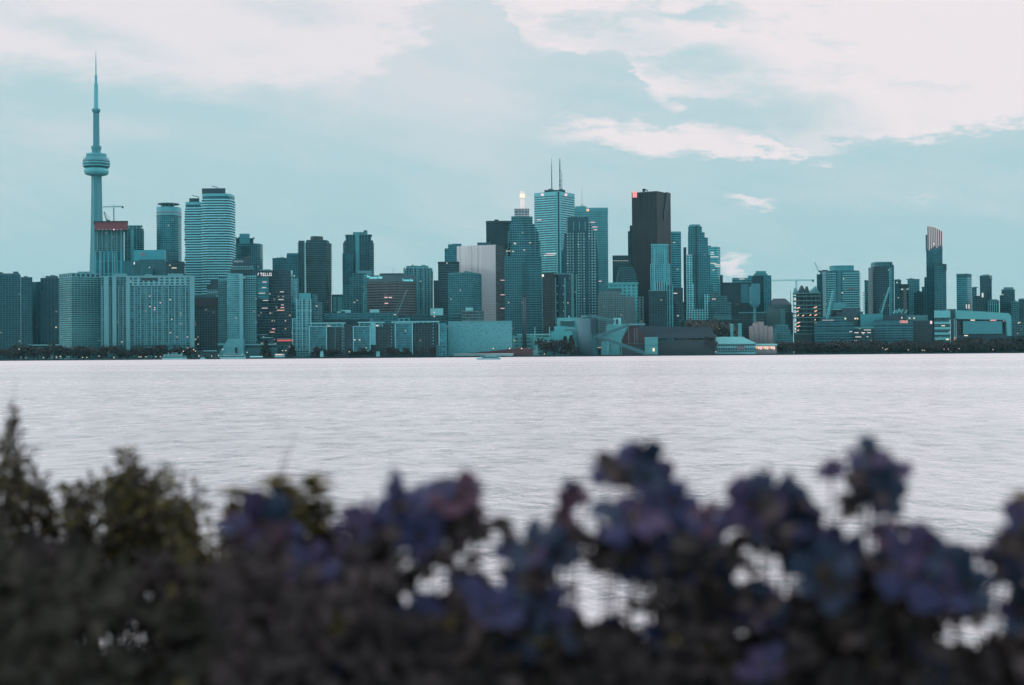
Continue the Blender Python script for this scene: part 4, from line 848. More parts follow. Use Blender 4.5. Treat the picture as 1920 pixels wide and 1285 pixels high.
f1 = R(1258.5, 1277.3, 2540, 40, 490); pr(T, 'facade', F('pale_floor_bands', A(96, 172, 180), A(60, 132, 144), 4, 9, .4, .05, .02, .25), f1, 437); pr(T, 'parapet', plain('band_cap', A(110, 184, 190)), grow(f1, .3), 434.3, 437)
for x0, x1, y in ((1262, 1266, 455), (1262, 1270, 551), (1269, 1272, 505)): panel(T, 'lit_window', LITW, x0, x1, y-.6, y+.6, 2538.6)
T = thing('low_office', 'dark curved low block with lit windows in the gap right of the pale finned top', 'building', 1272, 2200)
pr(T, 'facade', F('gap_dark', A(60, 92, 100), A(46, 74, 82), 3.6, 5, .3, .1, .05), E(1263, 1284, 2200, 30, 20, 580, 3), 566); pr(T, 'upper_storeys', DARK, R(1261, 1281, 2206, 24), 540, 566.5); panel(T, 'lit_window', LITW, 1261, 1270, 549.5, 551, 2204.5)
# -- stepped crown tower
T = thing('office_tower', 'tall teal tower stepping up to a rounded crown with a white gridded base', 'tower', 1311, 2300)
fm = F('step_teal', A(70, 136, 144), A(42, 94, 106), 3.7, 3.6, .35, .28, .01, .35); fg = F('white_grid', A(150, 210, 212), A(44, 92, 102), 3.7, 4.2, .35, .4, .004, .3)
pr(T, 'facade', fm, R(1290.5, 1333, 2300, 40), 480); pr(T, 'setback', fm, R(1291, 1328.5, 2302, 36), 446, 480.2); pr(T, 'setback', fm, R(1291.2, 1322.5, 2305, 32), 436, 446.2); pr(T, 'setback', fm, R(1291.6, 1317.5, 2308, 28), 425, 436.2); pr(T, 'crown', plain('crown_teal_b', A(74, 142, 150)), E(1294, 1314.5, 2309, 22, 20, 450, 3), 421, 425.4)
pr(T, 'setback', fm, R(1291, 1337.5, 2297, 3.5), 536); pr(T, 'white_wing', fg, R(1287.5, 1298.5, 2292, 12), 479); pr(T, 'white_wing', fg, R(1298.8, 1301.5, 2293, 11), 532); pr(T, 'white_base', fg, R(1287, 1337, 2288, 4), 580); pr(T, 'white_wing', fg, R(1321, 1331, 2292, 5), 552)
pr(T, 'cornice', WHITE, R(1287, 1299, 2291.4, 12), 477.8, 479); pr(T, 'dark_edge', DARK, R(1282.5, 1288, 2310, 26), 464); panel(T, 'rib', DARK, 1305, 1307, 424, 578, 2291.8 if False else 2296.4, 1)
T = thing('office_tower', 'light teal glass tower with lit window rows right of the stepped crown tower', 'tower', 1341, 2440)
f1 = C(1328, 1346, 1351.5, 2440, .8); pr(T, 'facade', F('light_teal_glass', A(104, 186, 192), A(66, 150, 160), 3.9, 5, .35, .05, .01, .2), f1, 465); pr(T, 'parapet', plain('light_cap', A(90, 168, 176)), grow(f1, .2), 462.7, 465); pr(T, 'roof_house', DARK, R(1329, 1334, 2450, 8), 461, 465)
for x0, x1, y in ((1333, 1338, 473.5), (1332, 1339, 477), (1331, 1347, 482), (1331, 1343, 494), (1339, 1350, 496.5), (1341, 1350, 499.5), (1336, 1340, 506.5)): panel(T, 'lit_window', LITW, x0, x1, y-.7, y+.7, 2438)
T = thing('office_block', 'rounded grey teal block with a sloping top below the light glass tower', 'building', 1352, 2220)
f1 = E(1331, 1373, 2220, 34, 24, 570, 3.2); pr(T, 'facade', F('grey_round', A(70, 118, 124), A(52, 98, 106), 3.6, 4, .4, .15, .015), f1, 566); pr(T, 'upper_storeys', F('grey_round', 0, 0), E(1334, 1365, 2224, 26, 24, 570, 3), 555, 566); pr(T, 'penthouse', CONC_D, E(1334, 1349, 2230, 16, 16), 548, 555.2); pr(T, 'plinth', MECH, R(1338, 1372, 2217, 3), 592)
for x in (1336.5, 1340.5): panel(T, 'red_lamp', LITP, x-.9, x+.9, 560, 562, 2217.4)
# -- dark square block and neighbours
T = thing('office_block', 'massive near black flat block right of the light glass tower', 'building', 1383, 2360)
pr(T, 'facade', F('black_block', A(46, 72, 82), A(44, 68, 78), 4, 6, .1, .06, .006, .15), R(1352, 1412, 2360, 50), 530.8); pr(T, 'parapet', BLACK, R(1351.6, 1412.5, 2359, 52), 530, 531); panel(T, 'pale_bay', F('bay_teal', A(66, 120, 128), A(48, 96, 106), 4, 4, .2, .2, .01), 1389, 1404, 533, 568, 2358.5, 1.2)
pr(T, 'side_sliver', DARK, R(1351, 1356, 2420, 20), 516)
T = thing('office_block', 'pale teal low roofed block peeking over the near black flat block', 'building', 1392, 2460)
pr(T, 'facade', F('peek_teal', A(92, 168, 174), A(70, 142, 150), 4, 6, .4, .1, .05), R(1373.5, 1411, 2460, 30), 521.5); pr(T, 'upper_storeys', plain('peek_cap', A(82, 158, 166)), R(1403, 1418, 2464, 20), 517, 521.6); panel(T, 'lit_window', LITW, 1386, 1396, 522.6, 524, 2458.6)
T = thing('condo_tower', 'two tone teal tower with a stepped roof house left of the building site crane', 'tower', 1429, 2400)
c_ = C(1410.5, 1432.5, 1447, 2420, .9); pr(T, 'facade', F('two_tone', A(40, 90, 102), A(38, 88, 100), 3.6, 6, .1, .05, .004, .1), c_, 517); pr(T, 'east_face', F('two_tone_light', A(66, 136, 144), A(56, 122, 132), 3.6, 3, .2, .4, .004), R(1432.8, 1447, 2419, 2), 516.6); pr(T, 'roof_house', plain('roof_house_teal', A(80, 148, 154)), R(1417.5, 1437, 2430, 20), 508.6, 517); pr(T, 'stair_house', plain('roof_house_teal', 0), R(1414, 1440, 2428, 24), 513.5, 517)
T = thing('pylon', 'blank teal slab raised on a slim column with a thin crossbeam', 'tower', 1416, 2130)  # pylon: a blank slab on a column, the cab is only that slab
f1 = E(1407, 1426, 2130, 12, 20, 550, 5); pr(T, 'cab', plain('slab_teal', A(62, 124, 134), .5), f1, 537, 571); pr(T, 'slab_foot', plain('slab_teal', 0), E(1409.5, 1423.5, 2131, 9, 16, 550, 3), 571, 575); pr(T, 'roof_cap', plain('slab_teal', 0), E(1410, 1426, 2131, 10, 16, 550, 4), 532, 537.2); pr(T, 'column', plain('column_teal', A(74, 134, 142)), E(1413, 1418.6, 2133, 5, 12), 575)
panel(T, 'crossbeam', CONC, 1385, 1436, 585.4, 587, 2132, 2)
T = thing('office_block', 'dark squat block below the raised teal slab', 'building', 1403, 2160)
pr(T, 'facade', F('squat_dark', A(54, 74, 80), A(46, 64, 72), 4, 6, .2, .1, .02), R(1386, 1437, 2160, 30), 588)
T = thing('office_block', 'hip roofed dark block on the skyline left of the scaffolded building', 'building', 1466, 2340)
a, b_ = P(1446, 572, 2340), P(1485, 572, 2340); c_, d_ = P(1450, 560, 2350), P(1473, 560.5, 2350)
v_ = [(a.x, 2340, a.z), (b_.x, 2340, a.z), (b_.x, 2365, a.z), (a.x, 2365, a.z), (c_.x, 2352, c_.z), (d_.x, 2352, c_.z)]
mesh('hip_roof', v_, [(0, 1, 5, 4), (1, 2, 5), (2, 3, 4, 5), (3, 0, 4)], DARK, T); pr(T, 'facade', F('hip_wall', A(54, 92, 98), A(46, 80, 88), 3.6, 4, .3, .2, .02), R(1446.5, 1484.5, 2341, 24), 572.5)
T = thing('warehouse', 'weathered brown and grey industrial block left of the scaffolded building', 'building', 1456, 2170)
pr(T, 'facade', plain('weathered_grey', A(92, 112, 114), .9, .3, .08), R(1437.5, 1462, 2170, 30), 581); pr(T, 'upper_storeys', F('weathered_top', A(82, 104, 108), A(60, 84, 90), 4, 4, .5, .3, .01), R(1441, 1480, 2180, 22), 573); pr(T, 'pale_bay', plain('weathered_pale', A(96, 138, 142)), R(1463, 1472.5, 2169, 20), 580); pr(T, 'dark_wing', DARK, R(1472.6, 1487, 2172, 26), 586)
T = thing('silo_block', 'pinkish cluster of rounded silos below the weathered brown block', 'silo', 1424, 2080)
PINK = plain('pink_concrete', A(142, 134, 138), .9, .15, .2)
for a, b_, y in ((1405, 1414, 611.5), (1412, 1424, 606), (1422, 1433, 604.5), (1431, 1440, 611), (1439, 1450, 612.5)): pr(T, 'silo_drum', PINK, E(a, b_, 2080, None, 20, 620), y, smooth=True)
pr(T, 'head_house', plain('pink_roof', A(120, 122, 126)), R(1414, 1432, 2084, 6), 603, 606); pr(T, 'side_wing', plain('side_grey', A(90, 122, 126)), R(1449, 1457, 2086, 14), 624)
T = thing('low_office', 'low teal stepped terrace block right of the pink silos', 'building', 1468, 2100)
fm = F('terrace_teal', A(74, 128, 134), A(54, 98, 106), 3.4, 4, .45, .2, .02); pr(T, 'facade', fm, R(1448, 1482, 2100, 22), 618); pr(T, 'upper_storeys', fm, R(1453, 1478, 2106, 14), 609, 618); pr(T, 'lower_wing', fm, R(1458, 1487, 2092, 7), 628)

# -- scaffolded building site
T = thing('unfinished_tower', 'open concrete frame building site with orange work lights on every floor', 'building', 1513, 2130)
f1 = R(1488, 1540, 2130, 36, 600); fcol = plain('raw_concrete', A(96, 142, 142), .9); pr(T, 'core', BLACK, R(1493, 1535, 2137, 22), 548)
lv = [549.5, 555, 563.5, 572, 579, 587, 595, 603.5, 612, 619.5, 626]
for y in lv: pr(T, 'floor_slab', fcol, R(1487 if y < 600 else 1490, 1540 if y < 612 else 1533, 2128.5, 38), y, y+1.3)
for x in (1489, 1498, 1507.5, 1513, 1522, 1530, 1538): mast(T, 'column', CONC_D, x, 550, 640, 2131, .55, .55, 6)
for x0, x1, y in ((1494, 1500, 577.5), (1526, 1532, 576.5), (1527, 1532, 583.5), (1494, 1497, 584), (1495, 1498, 591.5), (1504, 1507.5, 592), (1518, 1521, 591), (1527, 1532, 591), (1494, 1500, 605.5), (1527, 1531, 606), (1494, 1500, 612), (1528, 1531, 612.5), (1495, 1498, 619.5), (1490, 1492, 562), (1527.5, 1529, 600)):
    m_ = MB(); a, b_ = P(x0, y+.9, 2127.6), P(x1, y-.9, 2127.6); m_.tube([a, b_], .75, 6); m_.build('work_light', LITO, T)
pr(T, 'dark_base', BLACK, R(1489, 1526, 2129, 30), 624); GAB = plain('formwork_grey', A(92, 142, 146))
for x0, xm, x1, yt in ((1490, 1492, 1497, 540), (1497.5, 1504, 1512, 535.5), (1511, 1513.5, 1518, 537), (1516, 1530, 1531, 536.5), (1528, 1531.5, 1536, 540)):
    a, b_, c_ = P(x0, 549.5, 2133), P(x1, 549.5, 2133), P(xm, yt, 2133); v_ = [(a.x, 2131, a.z), (b_.x, 2131, b_.z), (c_.x, 2131, c_.z), (a.x, 2146, a.z), (b_.x, 2146, b_.z), (c_.x, 2146, c_.z)]
    mesh('formwork', v_, [(0, 1, 2), (5, 4, 3), (0, 3, 4, 1), (1, 4, 5, 2), (2, 5, 3, 0)], DARK if xm in (1504, 1513.5) else GAB, T)
tower_crane('long pale green tower crane reaching left above the scaffolded building site', 1493.4, 548, 527, 1446.5, 1526, 2140, plain('crane_green', A(124, 196, 190)), w=2.0, apex=3)
mast(thing('mast', 'thin pole standing just left of the scaffolded building site', 'mast', 1482.5, 2200), 'pole', STEEL, 1482.5, 545, 572, 2200, .5, .4)
luffing_crane('faint slanted crane boom behind the flat topped grey tower', 1535, 509, 1527.5, 492.5, 2420, STEEL, 1.0)
# -- balconied pale condo
T = thing('condo_tower', 'pale condo tower with full width white balconies and a rounded penthouse', 'tower', 1585, 2280)
f1 = E(1551.5, 1615, 2280, 50, 32, 540, 4.5); pr(T, 'facade', F('condo_teal_glass', A(66, 136, 144), A(48, 108, 120), 3.1, 4, .2, .2, .012, .3), f1, 507.5); pr(T, 'penthouse', plain('round_pent', A(76, 150, 158)), E(1562, 1604.5, 2286, 36, 28, 540, 3.5), 498.5, 508); pr(T, 'roof_rim', plain('round_rim', A(110, 184, 188)), E(1561.6, 1605, 2285, 38, 28, 540, 3.5), 497.7, 498.9)
slabs(T, plain('pale_balcony', A(124, 190, 194), .6), E(1577, 1615.5, 2278.5, 46, 24, 540, 4.5), 509, 590, 3.6, 1.5, 1.0); slabs(T, plain('pale_balcony', 0), R(1552, 1568, 2279.5, 20), 510, 590, 3.6, 1.3, .6); pr(T, 'central_bay', plain('bay_strip', A(56, 118, 128), .4), R(1570.5, 1577, 2277.4, 6), 508)
panel(T, 'red_banner', plain('dull_pink', A(130, 126, 138)), 1591.5, 1603, 540.5, 542.8, 2276.8); panel(T, 'lit_window', LITW, 1581, 1582.5, 522, 524, 2276); panel(T, 'lit_window', LITG, 1578.3, 1580.4, 548.4, 550.2, 2276)
T = thing('condo_tower', 'grey flat topped tower tucked behind the left side of the pale balconied condo', 'tower', 1543, 2340)
f1 = R(1531.5, 1560, 2340, 40, 540); pr(T, 'facade', F('tucked_grey', A(56, 112, 122), A(54, 108, 118), 3.6, 8, .06, .06, .003, .08), f1, 514.5); pr(T, 'penthouse', DARK, R(1542, 1553, 2346, 18), 506.5, 511); pr(T, 'upper_storeys', MECH, R(1538, 1558, 2344, 24), 510, 514.6); slabs(T, CONC_D, R(1539, 1555, 2336, 4), 545, 590, 3.6, .9, .6)
luffing_crane('large pale lattice crane leaning right in front of the pale balconied condo', 1551, 598, 1562.5, 545, 2110, plain('crane_pale', A(116, 184, 188)), 2.6)
T = thing('low_office', 'pale flat roofed hall with a thin canopy below the balconied condo', 'building', 1579, 2190)
pr(T, 'facade', plain('hall_pale', A(88, 152, 158)), R(1562, 1586, 2194, 24), 567.5); pr(T, 'lower_hall', F('hall_dark', A(56, 80, 86), A(48, 70, 78), 3.2, 6, .3, .1, .01), R(1558, 1602, 2188, 5), 582); pr(T, 'canopy', PALE, R(1560, 1604.5, 2184, 12), 580, 581.3)
# -- waterfront glass campus
T = thing('low_office', 'long blue teal glass office with wavy floor bands above the dark tree line', 'building', 1590, 2120)
fm = F('campus_glass', A(60, 118, 128), A(40, 96, 110), 3.8, 14, .3, .04, .01, .25, blotch=.25); pr(T, 'facade', fm, R(1527, 1601, 2120, 40), 605); pr(T, 'upper_storeys', fm, R(1541, 1590, 2126, 28), 594, 605); pr(T, 'roof_drum', plain('drum_dark', A(66, 88, 96)), E(1574, 1622, 2160, 34, 24, 600, 3), 584.5); pr(T, 'drum_top', plain('drum_dark', 0), E(1584, 1616, 2164, 26, 24, 600, 3), 577.5, 584.6)
for k_ in range(4): pr(T, 'floor_band', plain('campus_band', A(72, 134, 144)), R(1527-.5, 1601.4, 2119, 42), 609+k_*8, 610.2+k_*8)
for x in (1585, 1603.5, 1607.8): panel(T, 'roof_lamp', LITG, x-1.3, x+1.3, 596.2, 599, 2118.2 if x < 1600 else 2158)
panel(T, 'roof_light', LITW, 1541.5, 1564, 600.2, 601, 2119.4)
T = thing('low_office', 'dark mid waterfront office with rows of bright lit windows', 'building', 1621, 2110)
pr(T, 'facade', F('lit_rows', A(44, 78, 88), A(38, 72, 84), 3.8, 5, .35, .08, .06, .3, le=1.2), R(1601.6, 1638, 2112, 36), 614); pr(T, 'roof_ledge', plain('ledge_green', A(84, 150, 150)), R(1601.3, 1639, 2110.4, 38), 613.4, 616.4)
for x0, x1, y in ((1602, 1610, 624), (1615, 1622, 624), (1626, 1633, 624), (1620, 1633, 619), (1604, 1615, 632), (1625, 1628, 631.5), (1602, 1607, 639), (1592.5, 1598, 622)): panel(T, 'lit_window', LITW, x0, x1, y-.65, y+.65, 2110.2 if x0 > 1600 else 2118.6)
panel(T, 'lit_window', LITO, 1629, 1633.5, 637.8, 639.6, 2110.2)
T = thing('low_office', 'broad teal waterfront office with a red lit sign on its roof edge', 'building', 1675, 2118)
fm = F('campus_glass_b', A(58, 116, 126), A(42, 96, 108), 3.8, 10, .35, .05, .012, .25); pr(T, 'facade', fm, R(1638.8, 1711.5, 2120, 40), 601); pr(T, 'upper_storeys', DARK, R(1656, 1694, 2128, 28), 592, 601.2); pr(T, 'pale_roof', plain('campus_roof', A(80, 152, 160)), R(1613, 1656, 2150, 30), 589)
for k_ in range(4): pr(T, 'floor_band', plain('campus_band', 0), R(1638.5, 1711.8, 2119, 42), 606+k_*8.5, 607.2+k_*8.5)
text(T, 'sign_lettering', 'CORUS', glow('sign_red', (1, .2, .14), 1.0), 1687, 1702, 603.8, 2116.6, 5.2, bold=.02)
for x, y in ((1691, 596), (1705.5, 597), (1714, 597)): panel(T, 'roof_lamp', LITG, x-1.1, x+1.1, y-1.2, y+1.2, 2118)
T = thing('low_office', 'blank dark waterfront block with a small pink lit sign at its top corner', 'building', 1731, 2124)
pr(T, 'facade', F('dark_end_block', A(50, 66, 74), A(48, 62, 70), 3.8, 6, .15, .05, .004, .2), R(1712, 1751, 2124, 38), 601.5); panel(T, 'sign_plate', LITP, 1744.2, 1747.6, 602, 607.6, 2122.6); pr(T, 'roof_rail', MECH, R(1700, 1740, 2140, 20), 591.5, 601.6)
# -- towers right of centre
T = thing('condo_tower', 'hazy teal tower left of the dark rounded top tower', 'tower', 1631, 2420)
pr(T, 'facade', F('hazy_condo', A(72, 138, 146), A(54, 112, 122), 3.3, 4, .35, .25, .015), R(1621.5, 1640, 2420, 36), 527); pr(T, 'parapet', MECH, R(1621.2, 1640, 2419, 38), 525.6, 527); pr(T, 'lower_wing', F('hazy_low', A(84, 154, 160), A(66, 126, 134), 3.3, 4, .3, .2, .02), R(1622, 1637, 2400, 16), 572)
slabs(T, PALE, R(1618, 1624, 2402, 14), 545, 590, 4, 1, .4)
T = thing('condo_tower', 'dark tower with a rounded glass top and pale gridded right edge', 'tower', 1658, 2310)
f1 = E(1638.3, 1677.2, 2310, 44, 32, 530, 5); pr(T, 'facade', F('round_dark', A(52, 84, 94), A(40, 66, 78), 3.4, 4, .28, .18, .01, .3), f1, 500); pr(T, 'upper_storeys', F('round_top', A(64, 116, 124), A(52, 98, 106), 3.4, 3, .3, .25, .01), E(1641.5, 1677.2, 2312, 40, 32, 530, 4), 493, 500.2); pr(T, 'roof_cap', plain('round_cap', A(64, 124, 130)), E(1642.5, 1676.6, 2312, 40, 32, 530, 4), 491, 493.2)
pr(T, 'east_strip', F('grid_strip', A(92, 158, 164), A(50, 92, 100), 3.4, 2.6, .4, .35, .01), R(1667.5, 1672, 2308.5, 3), 502); pr(T, 'east_wing', F('east_teal', A(56, 108, 116), A(48, 98, 106), 3.4, 3, .3, .3, .01), R(1672.2, 1677.2, 2309, 30), 497)
luffing_crane('thin lattice crane boom leaning across the dark rounded top tower', 1652.5, 588, 1667.5, 539, 2160, plain('crane_pale', 0), 1.8)
def simple(lab, mat, x0, x1, y1, Y, cap=None, d=30, cat='tower', name='condo_tower', upper=None, unit=2, slab=None):
    t = thing(name, lab, cat, (x0+x1)/2, Y); fp = R(x0, x1, Y, d, 570); pr(t, 'facade', mat, fp, y1)
    pr(t, 'parapet', cap or MECH, grow(fp, .3), y1-1.1, y1)
    if upper: pr(t, 'penthouse', cap or MECH, R(upper[0], upper[1], Y+5, d-12, 570), upper[2], y1-1)
    if unit: units(t, fp, y1-1.1, cap or MECH, unit, 2.5)
    if slab: slabs(t, CONC_D, R(slab[0], slab[1], Y-1, d*.8), y1+3, 600, 3.6, .8, .5)
    return t
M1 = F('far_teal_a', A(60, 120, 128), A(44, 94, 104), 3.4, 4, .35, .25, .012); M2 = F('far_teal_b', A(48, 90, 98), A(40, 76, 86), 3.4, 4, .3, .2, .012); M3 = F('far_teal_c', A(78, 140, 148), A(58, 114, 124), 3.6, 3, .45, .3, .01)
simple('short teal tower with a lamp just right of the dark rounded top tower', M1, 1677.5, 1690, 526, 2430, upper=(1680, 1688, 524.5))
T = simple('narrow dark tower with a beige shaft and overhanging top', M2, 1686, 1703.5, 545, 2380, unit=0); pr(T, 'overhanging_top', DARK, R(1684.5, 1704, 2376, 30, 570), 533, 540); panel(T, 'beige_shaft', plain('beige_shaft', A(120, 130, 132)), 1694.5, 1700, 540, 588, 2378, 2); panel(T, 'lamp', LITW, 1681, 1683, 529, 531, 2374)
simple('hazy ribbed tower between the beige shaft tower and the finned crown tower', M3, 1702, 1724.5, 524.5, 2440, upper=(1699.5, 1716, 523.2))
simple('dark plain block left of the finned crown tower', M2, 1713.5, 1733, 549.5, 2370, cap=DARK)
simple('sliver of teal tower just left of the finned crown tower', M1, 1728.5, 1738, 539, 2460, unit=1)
T = thing('yard_equipment', 'pale cluster of satellite dishes and frames below the dark rounded top tower', 'equipment', 1690, 2170)
for x0, x1, y0, y1 in ((1675, 1678, 588, 582), (1682, 1687, 588, 579), (1690, 1693, 588, 580), (1697, 1701, 588, 581)): truss(T, 'strut', PALE, P(x0, y0, 2170), P(x1, y1, 2170), 1.0, .35)
for x in (1680, 1688): lathe_c = P(x, 584, 2170); MB().tube([(lathe_c.x, 2169, lathe_c.z), (lathe_c.x+.6, 2170.5, lathe_c.z+.8)], [2.6, .5], 12).build('dish', PALE, T)
pr(T, 'base', CONC_D, R(1676, 1701, 2168, 6), 588)
# -- finned crown tower
T = thing('condo_tower', 'tall dark teal tower with a sloping crown of pale vertical fins', 'tower', 1752, 2340)
fm = F('fin_tower', A(48, 104, 116), A(40, 94, 108), 3.3, 4, .25, .2, .008, .25); pr(T, 'facade', fm, R(1737, 1767.5, 2340, 36, 520), 468); FIN = plain('pale_fin', A(210, 196, 196), emit=(1, .82, .78), es=.25); FIND = plain('fin_dark', A(46, 90, 100))
tops = [440, 424, 424, 424.6, 425.4, 427, 429, 430.5, 433]; bots = [470, 470, 466, 464, 462, 465, 462, 460, 464]
for k_ in range(9):
    x = 1736.6+k_*3.55
    panel(T, 'crown_panel', FIND, x, x+1.9, tops[k_]+.8, 470, 2340.6, 3)
    if k_: panel(T, 'crown_fin', FIN, x+1.9, x+2.75, tops[k_], bots[k_], 2339.6, 4)
pr(T, 'west_wing', F('fin_side', A(52, 106, 116), A(44, 92, 104), 3.3, 3, .3, .3, .01), R(1733, 1737.2, 2350, 26, 520), 520)
panel(T, 'lamp', LITW, 1750, 1752, 456, 458.5, 2338.8)
T = thing('condo_tower', 'shorter teal slab attached in front of the finned crown tower', 'tower', 1764, 2300)
f1 = R(1752.5, 1774.5, 2300, 36, 540); pr(T, 'facade', F('fin_front', A(56, 114, 124), A(44, 98, 110), 3.3, 6, .3, .1, .006, .2), f1, 497); pr(T, 'parapet', DARK, grow(f1, .2), 495, 497); pr(T, 'corner_overhang', DARK, R(1769, 1775.3, 2298, 30, 540), 495.6, 507)
T = thing('condo_tower', 'pale lined teal tower with white light bars low on its right side', 'tower', 1808, 2420)
c_ = C(1793.5, 1814, 1822, 2420, 1.0, 550); pr(T, 'facade', F('lined_teal', A(84, 160, 170), A(58, 130, 142), 3.4, 8, .3, .04, .006, .2), c_, 519.5); pr(T, 'crown_band', plain('lined_cap', A(46, 92, 102)), c_, 514, 519.5); pr(T, 'roof_edge', plain('lined_rim', A(84, 160, 168)), grow(c_, .3), 513, 514.4)
for x, w in ((1811.3, 1.8), (1815.8, 2.2)): panel(T, 'light_bar', LITW, x, x+w, 571, 579, 2417)
simple('short dark teal tower tucked right of the pale lined tower', M1, 1822.5, 1831.5, 540, 2470)
T = simple('slim dark teal tower with a notched top and a bright lamp at its foot', M2, 1837.5, 1860, 518, 2500, upper=(1847, 1855, 515)); panel(T, 'corner_cap', MECH, 1857, 1860.5, 521, 524, 2498); panel(T, 'lamp', LITW, 1841, 1844, 549.5, 558, 2497)
simple('low dark block in front of the notched slim tower', M2, 1824, 1849, 559, 2400, cap=DARK)
T = simple('low teal block with pale vertical stripes right of the notched slim tower', F('vertical_stripes', A(100, 160, 166), A(52, 98, 108), 20, 3.4, .03, .35, 0), 1852.5, 1873.5, 565, 2390, upper=(1856, 1870, 561.5))
simple('low teal connecting block in front of the striped low block', M3, 1843, 1870, 568, 2380, unit=1) if False else None
T = simple('dark teal tower with a stepped left shoulder near the right edge', F('far_dark_d', A(42, 88, 98), A(38, 80, 92), 3.4, 4, .3, .2, .008), 1878, 1903, 544, 2410, upper=(1882, 1900, 539)); pr(T, 'shoulder', M2, R(1874.5, 1878.2, 2412, 24, 570), 554)
simple('hazy teal block with notched balconies right of the stepped shoulder tower', M1, 1895.5, 1910, 566.5, 2360, slab=(1894, 1898))
simple('darker teal block cut off by the right edge of the photo', M2, 1909.5, 1936, 562, 2390, upper=(1912, 1924, 560))
# -- right waterfront
T = thing('low_office', 'white banded waterfront office between the dark block and the big pale roofed hall', 'building', 1767, 2120)
WBD = plain('white_bandage', A(118, 186, 188)); pr(T, 'facade', F('banded_dark', A(62, 112, 120), A(48, 80, 88), 4, 5, .2, .06, .04), R(1752, 1781.5, 2120, 34), 584); pr(T, 'roof_band', WBD, R(1751.6, 1782, 2119, 36), 582.5, 596)
for y in (603.5, 613.5, 623.5, 633): pr(T, 'floor_band', WBD, R(1751.8, 1781.8, 2118.6, 36), y, y+4.6)
pr(T, 'roof_house', CONC_D, R(1776, 1793, 2135, 20), 579.8, 584); panel(T, 'lit_window', LITG, 1765, 1772, 610.2, 611.8, 2118.2); panel(T, 'lit_window', LITG, 1774, 1779, 635.5, 638, 2118.2)
T = thing('stair_tower', 'dark concrete stair tower with small orange lights beside the white banded office', 'building', 1787, 2124)
pr(T, 'wall', plain('stair_dark', A(60, 82, 88)), R(1782.2, 1792.5, 2126, 20), 580.5); panel(T, 'corner_post', CONC, 1788.6, 1791, 597, 640, 2124.6, 1)
for y in (634, 637.5, 643.5): panel(T, 'lamp', LITO, 1788.4, 1791.6, y-.9, y+.9, 2123.8)
T = thing('campus_hall', 'big waterfront hall with a sloping pale roof folding down its right end', 'building', 1844, 2130)
RF = plain('hall_roof', A(98, 168, 170), .5, .06); a, b_, c_, d_, e_, g_ = [P(x, y, 2122) for x, y in ((1792, 582), (1853, 585), (1892, 587.5), (1896, 594), (1896.5, 630), (1792, 598))]
poly = [(g_.x, g_.z), (P(1884, 600, 2122).x, P(1884, 600, 2122).z), (P(1888, 606, 2122).x, P(1888, 606, 2122).z), (P(1888.5, 630, 2122).x, e_.z), (e_.x, e_.z), (d_.x, d_.z), (c_.x, c_.z), (b_.x, b_.z), (a.x, a.z)]
n = len(poly); v_ = [(x, 2122, z) for x, z in poly]+[(x, 2160, z) for x, z in poly]; f_ = [tuple(range(n)), tuple(range(n, 2*n))[::-1]]+[((i+1) % n, i, n+i, n+(i+1) % n) for i in range(n)]
mesh('folded_roof', v_, f_, RF, T)
pr(T, 'recessed_wall', F('recess_lit', A(56, 72, 80), A(50, 66, 74), 4, 6, .2, .1, .03), R(1793, 1887.6, 2130, 26), 599); pr(T, 'glass_front', plain('front_teal', A(74, 142, 150), .4), R(1805.5, 1879, 2124, 5), 602.6, 626.5); pr(T, 'base_wall', DARK, R(1793, 1896, 2125, 30), 628.5)
for x0, x1, y, mm in ((1857, 1868, 600.8, LITR), (1820, 1828, 600.6, LITG), (1881, 1882.5, 602, LITR), (1808, 1815, 629.4, LITG)): panel(T, 'lit_sign' if mm is LITR else 'lit_window', mm, x0, x1, y-.9, y+.9, 2121.4)
T = thing('low_office', 'low hazy block at the right edge beside the folded roof hall', 'building', 1910, 2150)
pr(T, 'facade', F('edge_low', A(66, 104, 110), A(50, 84, 92), 3.6, 4, .35, .2, .03), R(1897.5, 1930, 2160, 24), 606); panel(T, 'lamp', LITW, 1909, 1911, 604.5, 607, 2158)

# ------------------------------------------------------------------ sugar works and ferry terminal
T = thing('chimney', 'tall dark round chimney in front of the lantern topped tower', 'chimney', 984, 1985)
a = P(983.5, 640, 1985); MB().tube([(a.x, 1985, GZ), (a.x, 1985, P(983.5, 555, 1985).z)], [2.9, 2.1], 16).build('stack', plain('soot_brick', A(66, 74, 82)), T, True); MB().tube([(a.x, 1985, P(983.5, 556.5, 1985).z), (a.x, 1985, P(983.5, 553.5, 1985).z)], 2.5, 16).build('cap', DARK, T, True)
T = thing('factory_block', 'low pale concrete works building right of the flecked warehouse', 'building', 1000, 1990)
pr(T, 'wall', F('works_pale', A(108, 160, 160), A(80, 126, 128), 5, 8, .6, .4, .02), R(961, 1003, 2000, 24), 629); pr(T, 'upper_storeys', PALE, R(969, 1041, 2006, 16), 626.5, 629.2); panel(T, 'lit_lamp', LITG, 963.3, 965, 637.8, 639.6, 1998)
T = thing('factory_block', 'pale boxy refinery building stepped up in three pale volumes', 'building', 1045, 1985)
pr(T, 'wall', plain('ref_pale', A(104, 170, 172)), R(998, 1034, 1985, 20), 632); pr(T, 'mid_volume', plain('ref_mid', A(92, 172, 174)), R(1033, 1072, 1983, 24), 621.5); pr(T, 'top_volume', plain('ref_mid', 0), R(1039, 1063, 1990, 16), 612, 621.7); pr(T, 'rear_volume', plain('ref_top', A(108, 172, 174)), R(1044, 1090, 2012, 20), 596); pr(T, 'side_gallery', CONC, R(1060, 1078, 1988, 8), 613.5, 617.5)
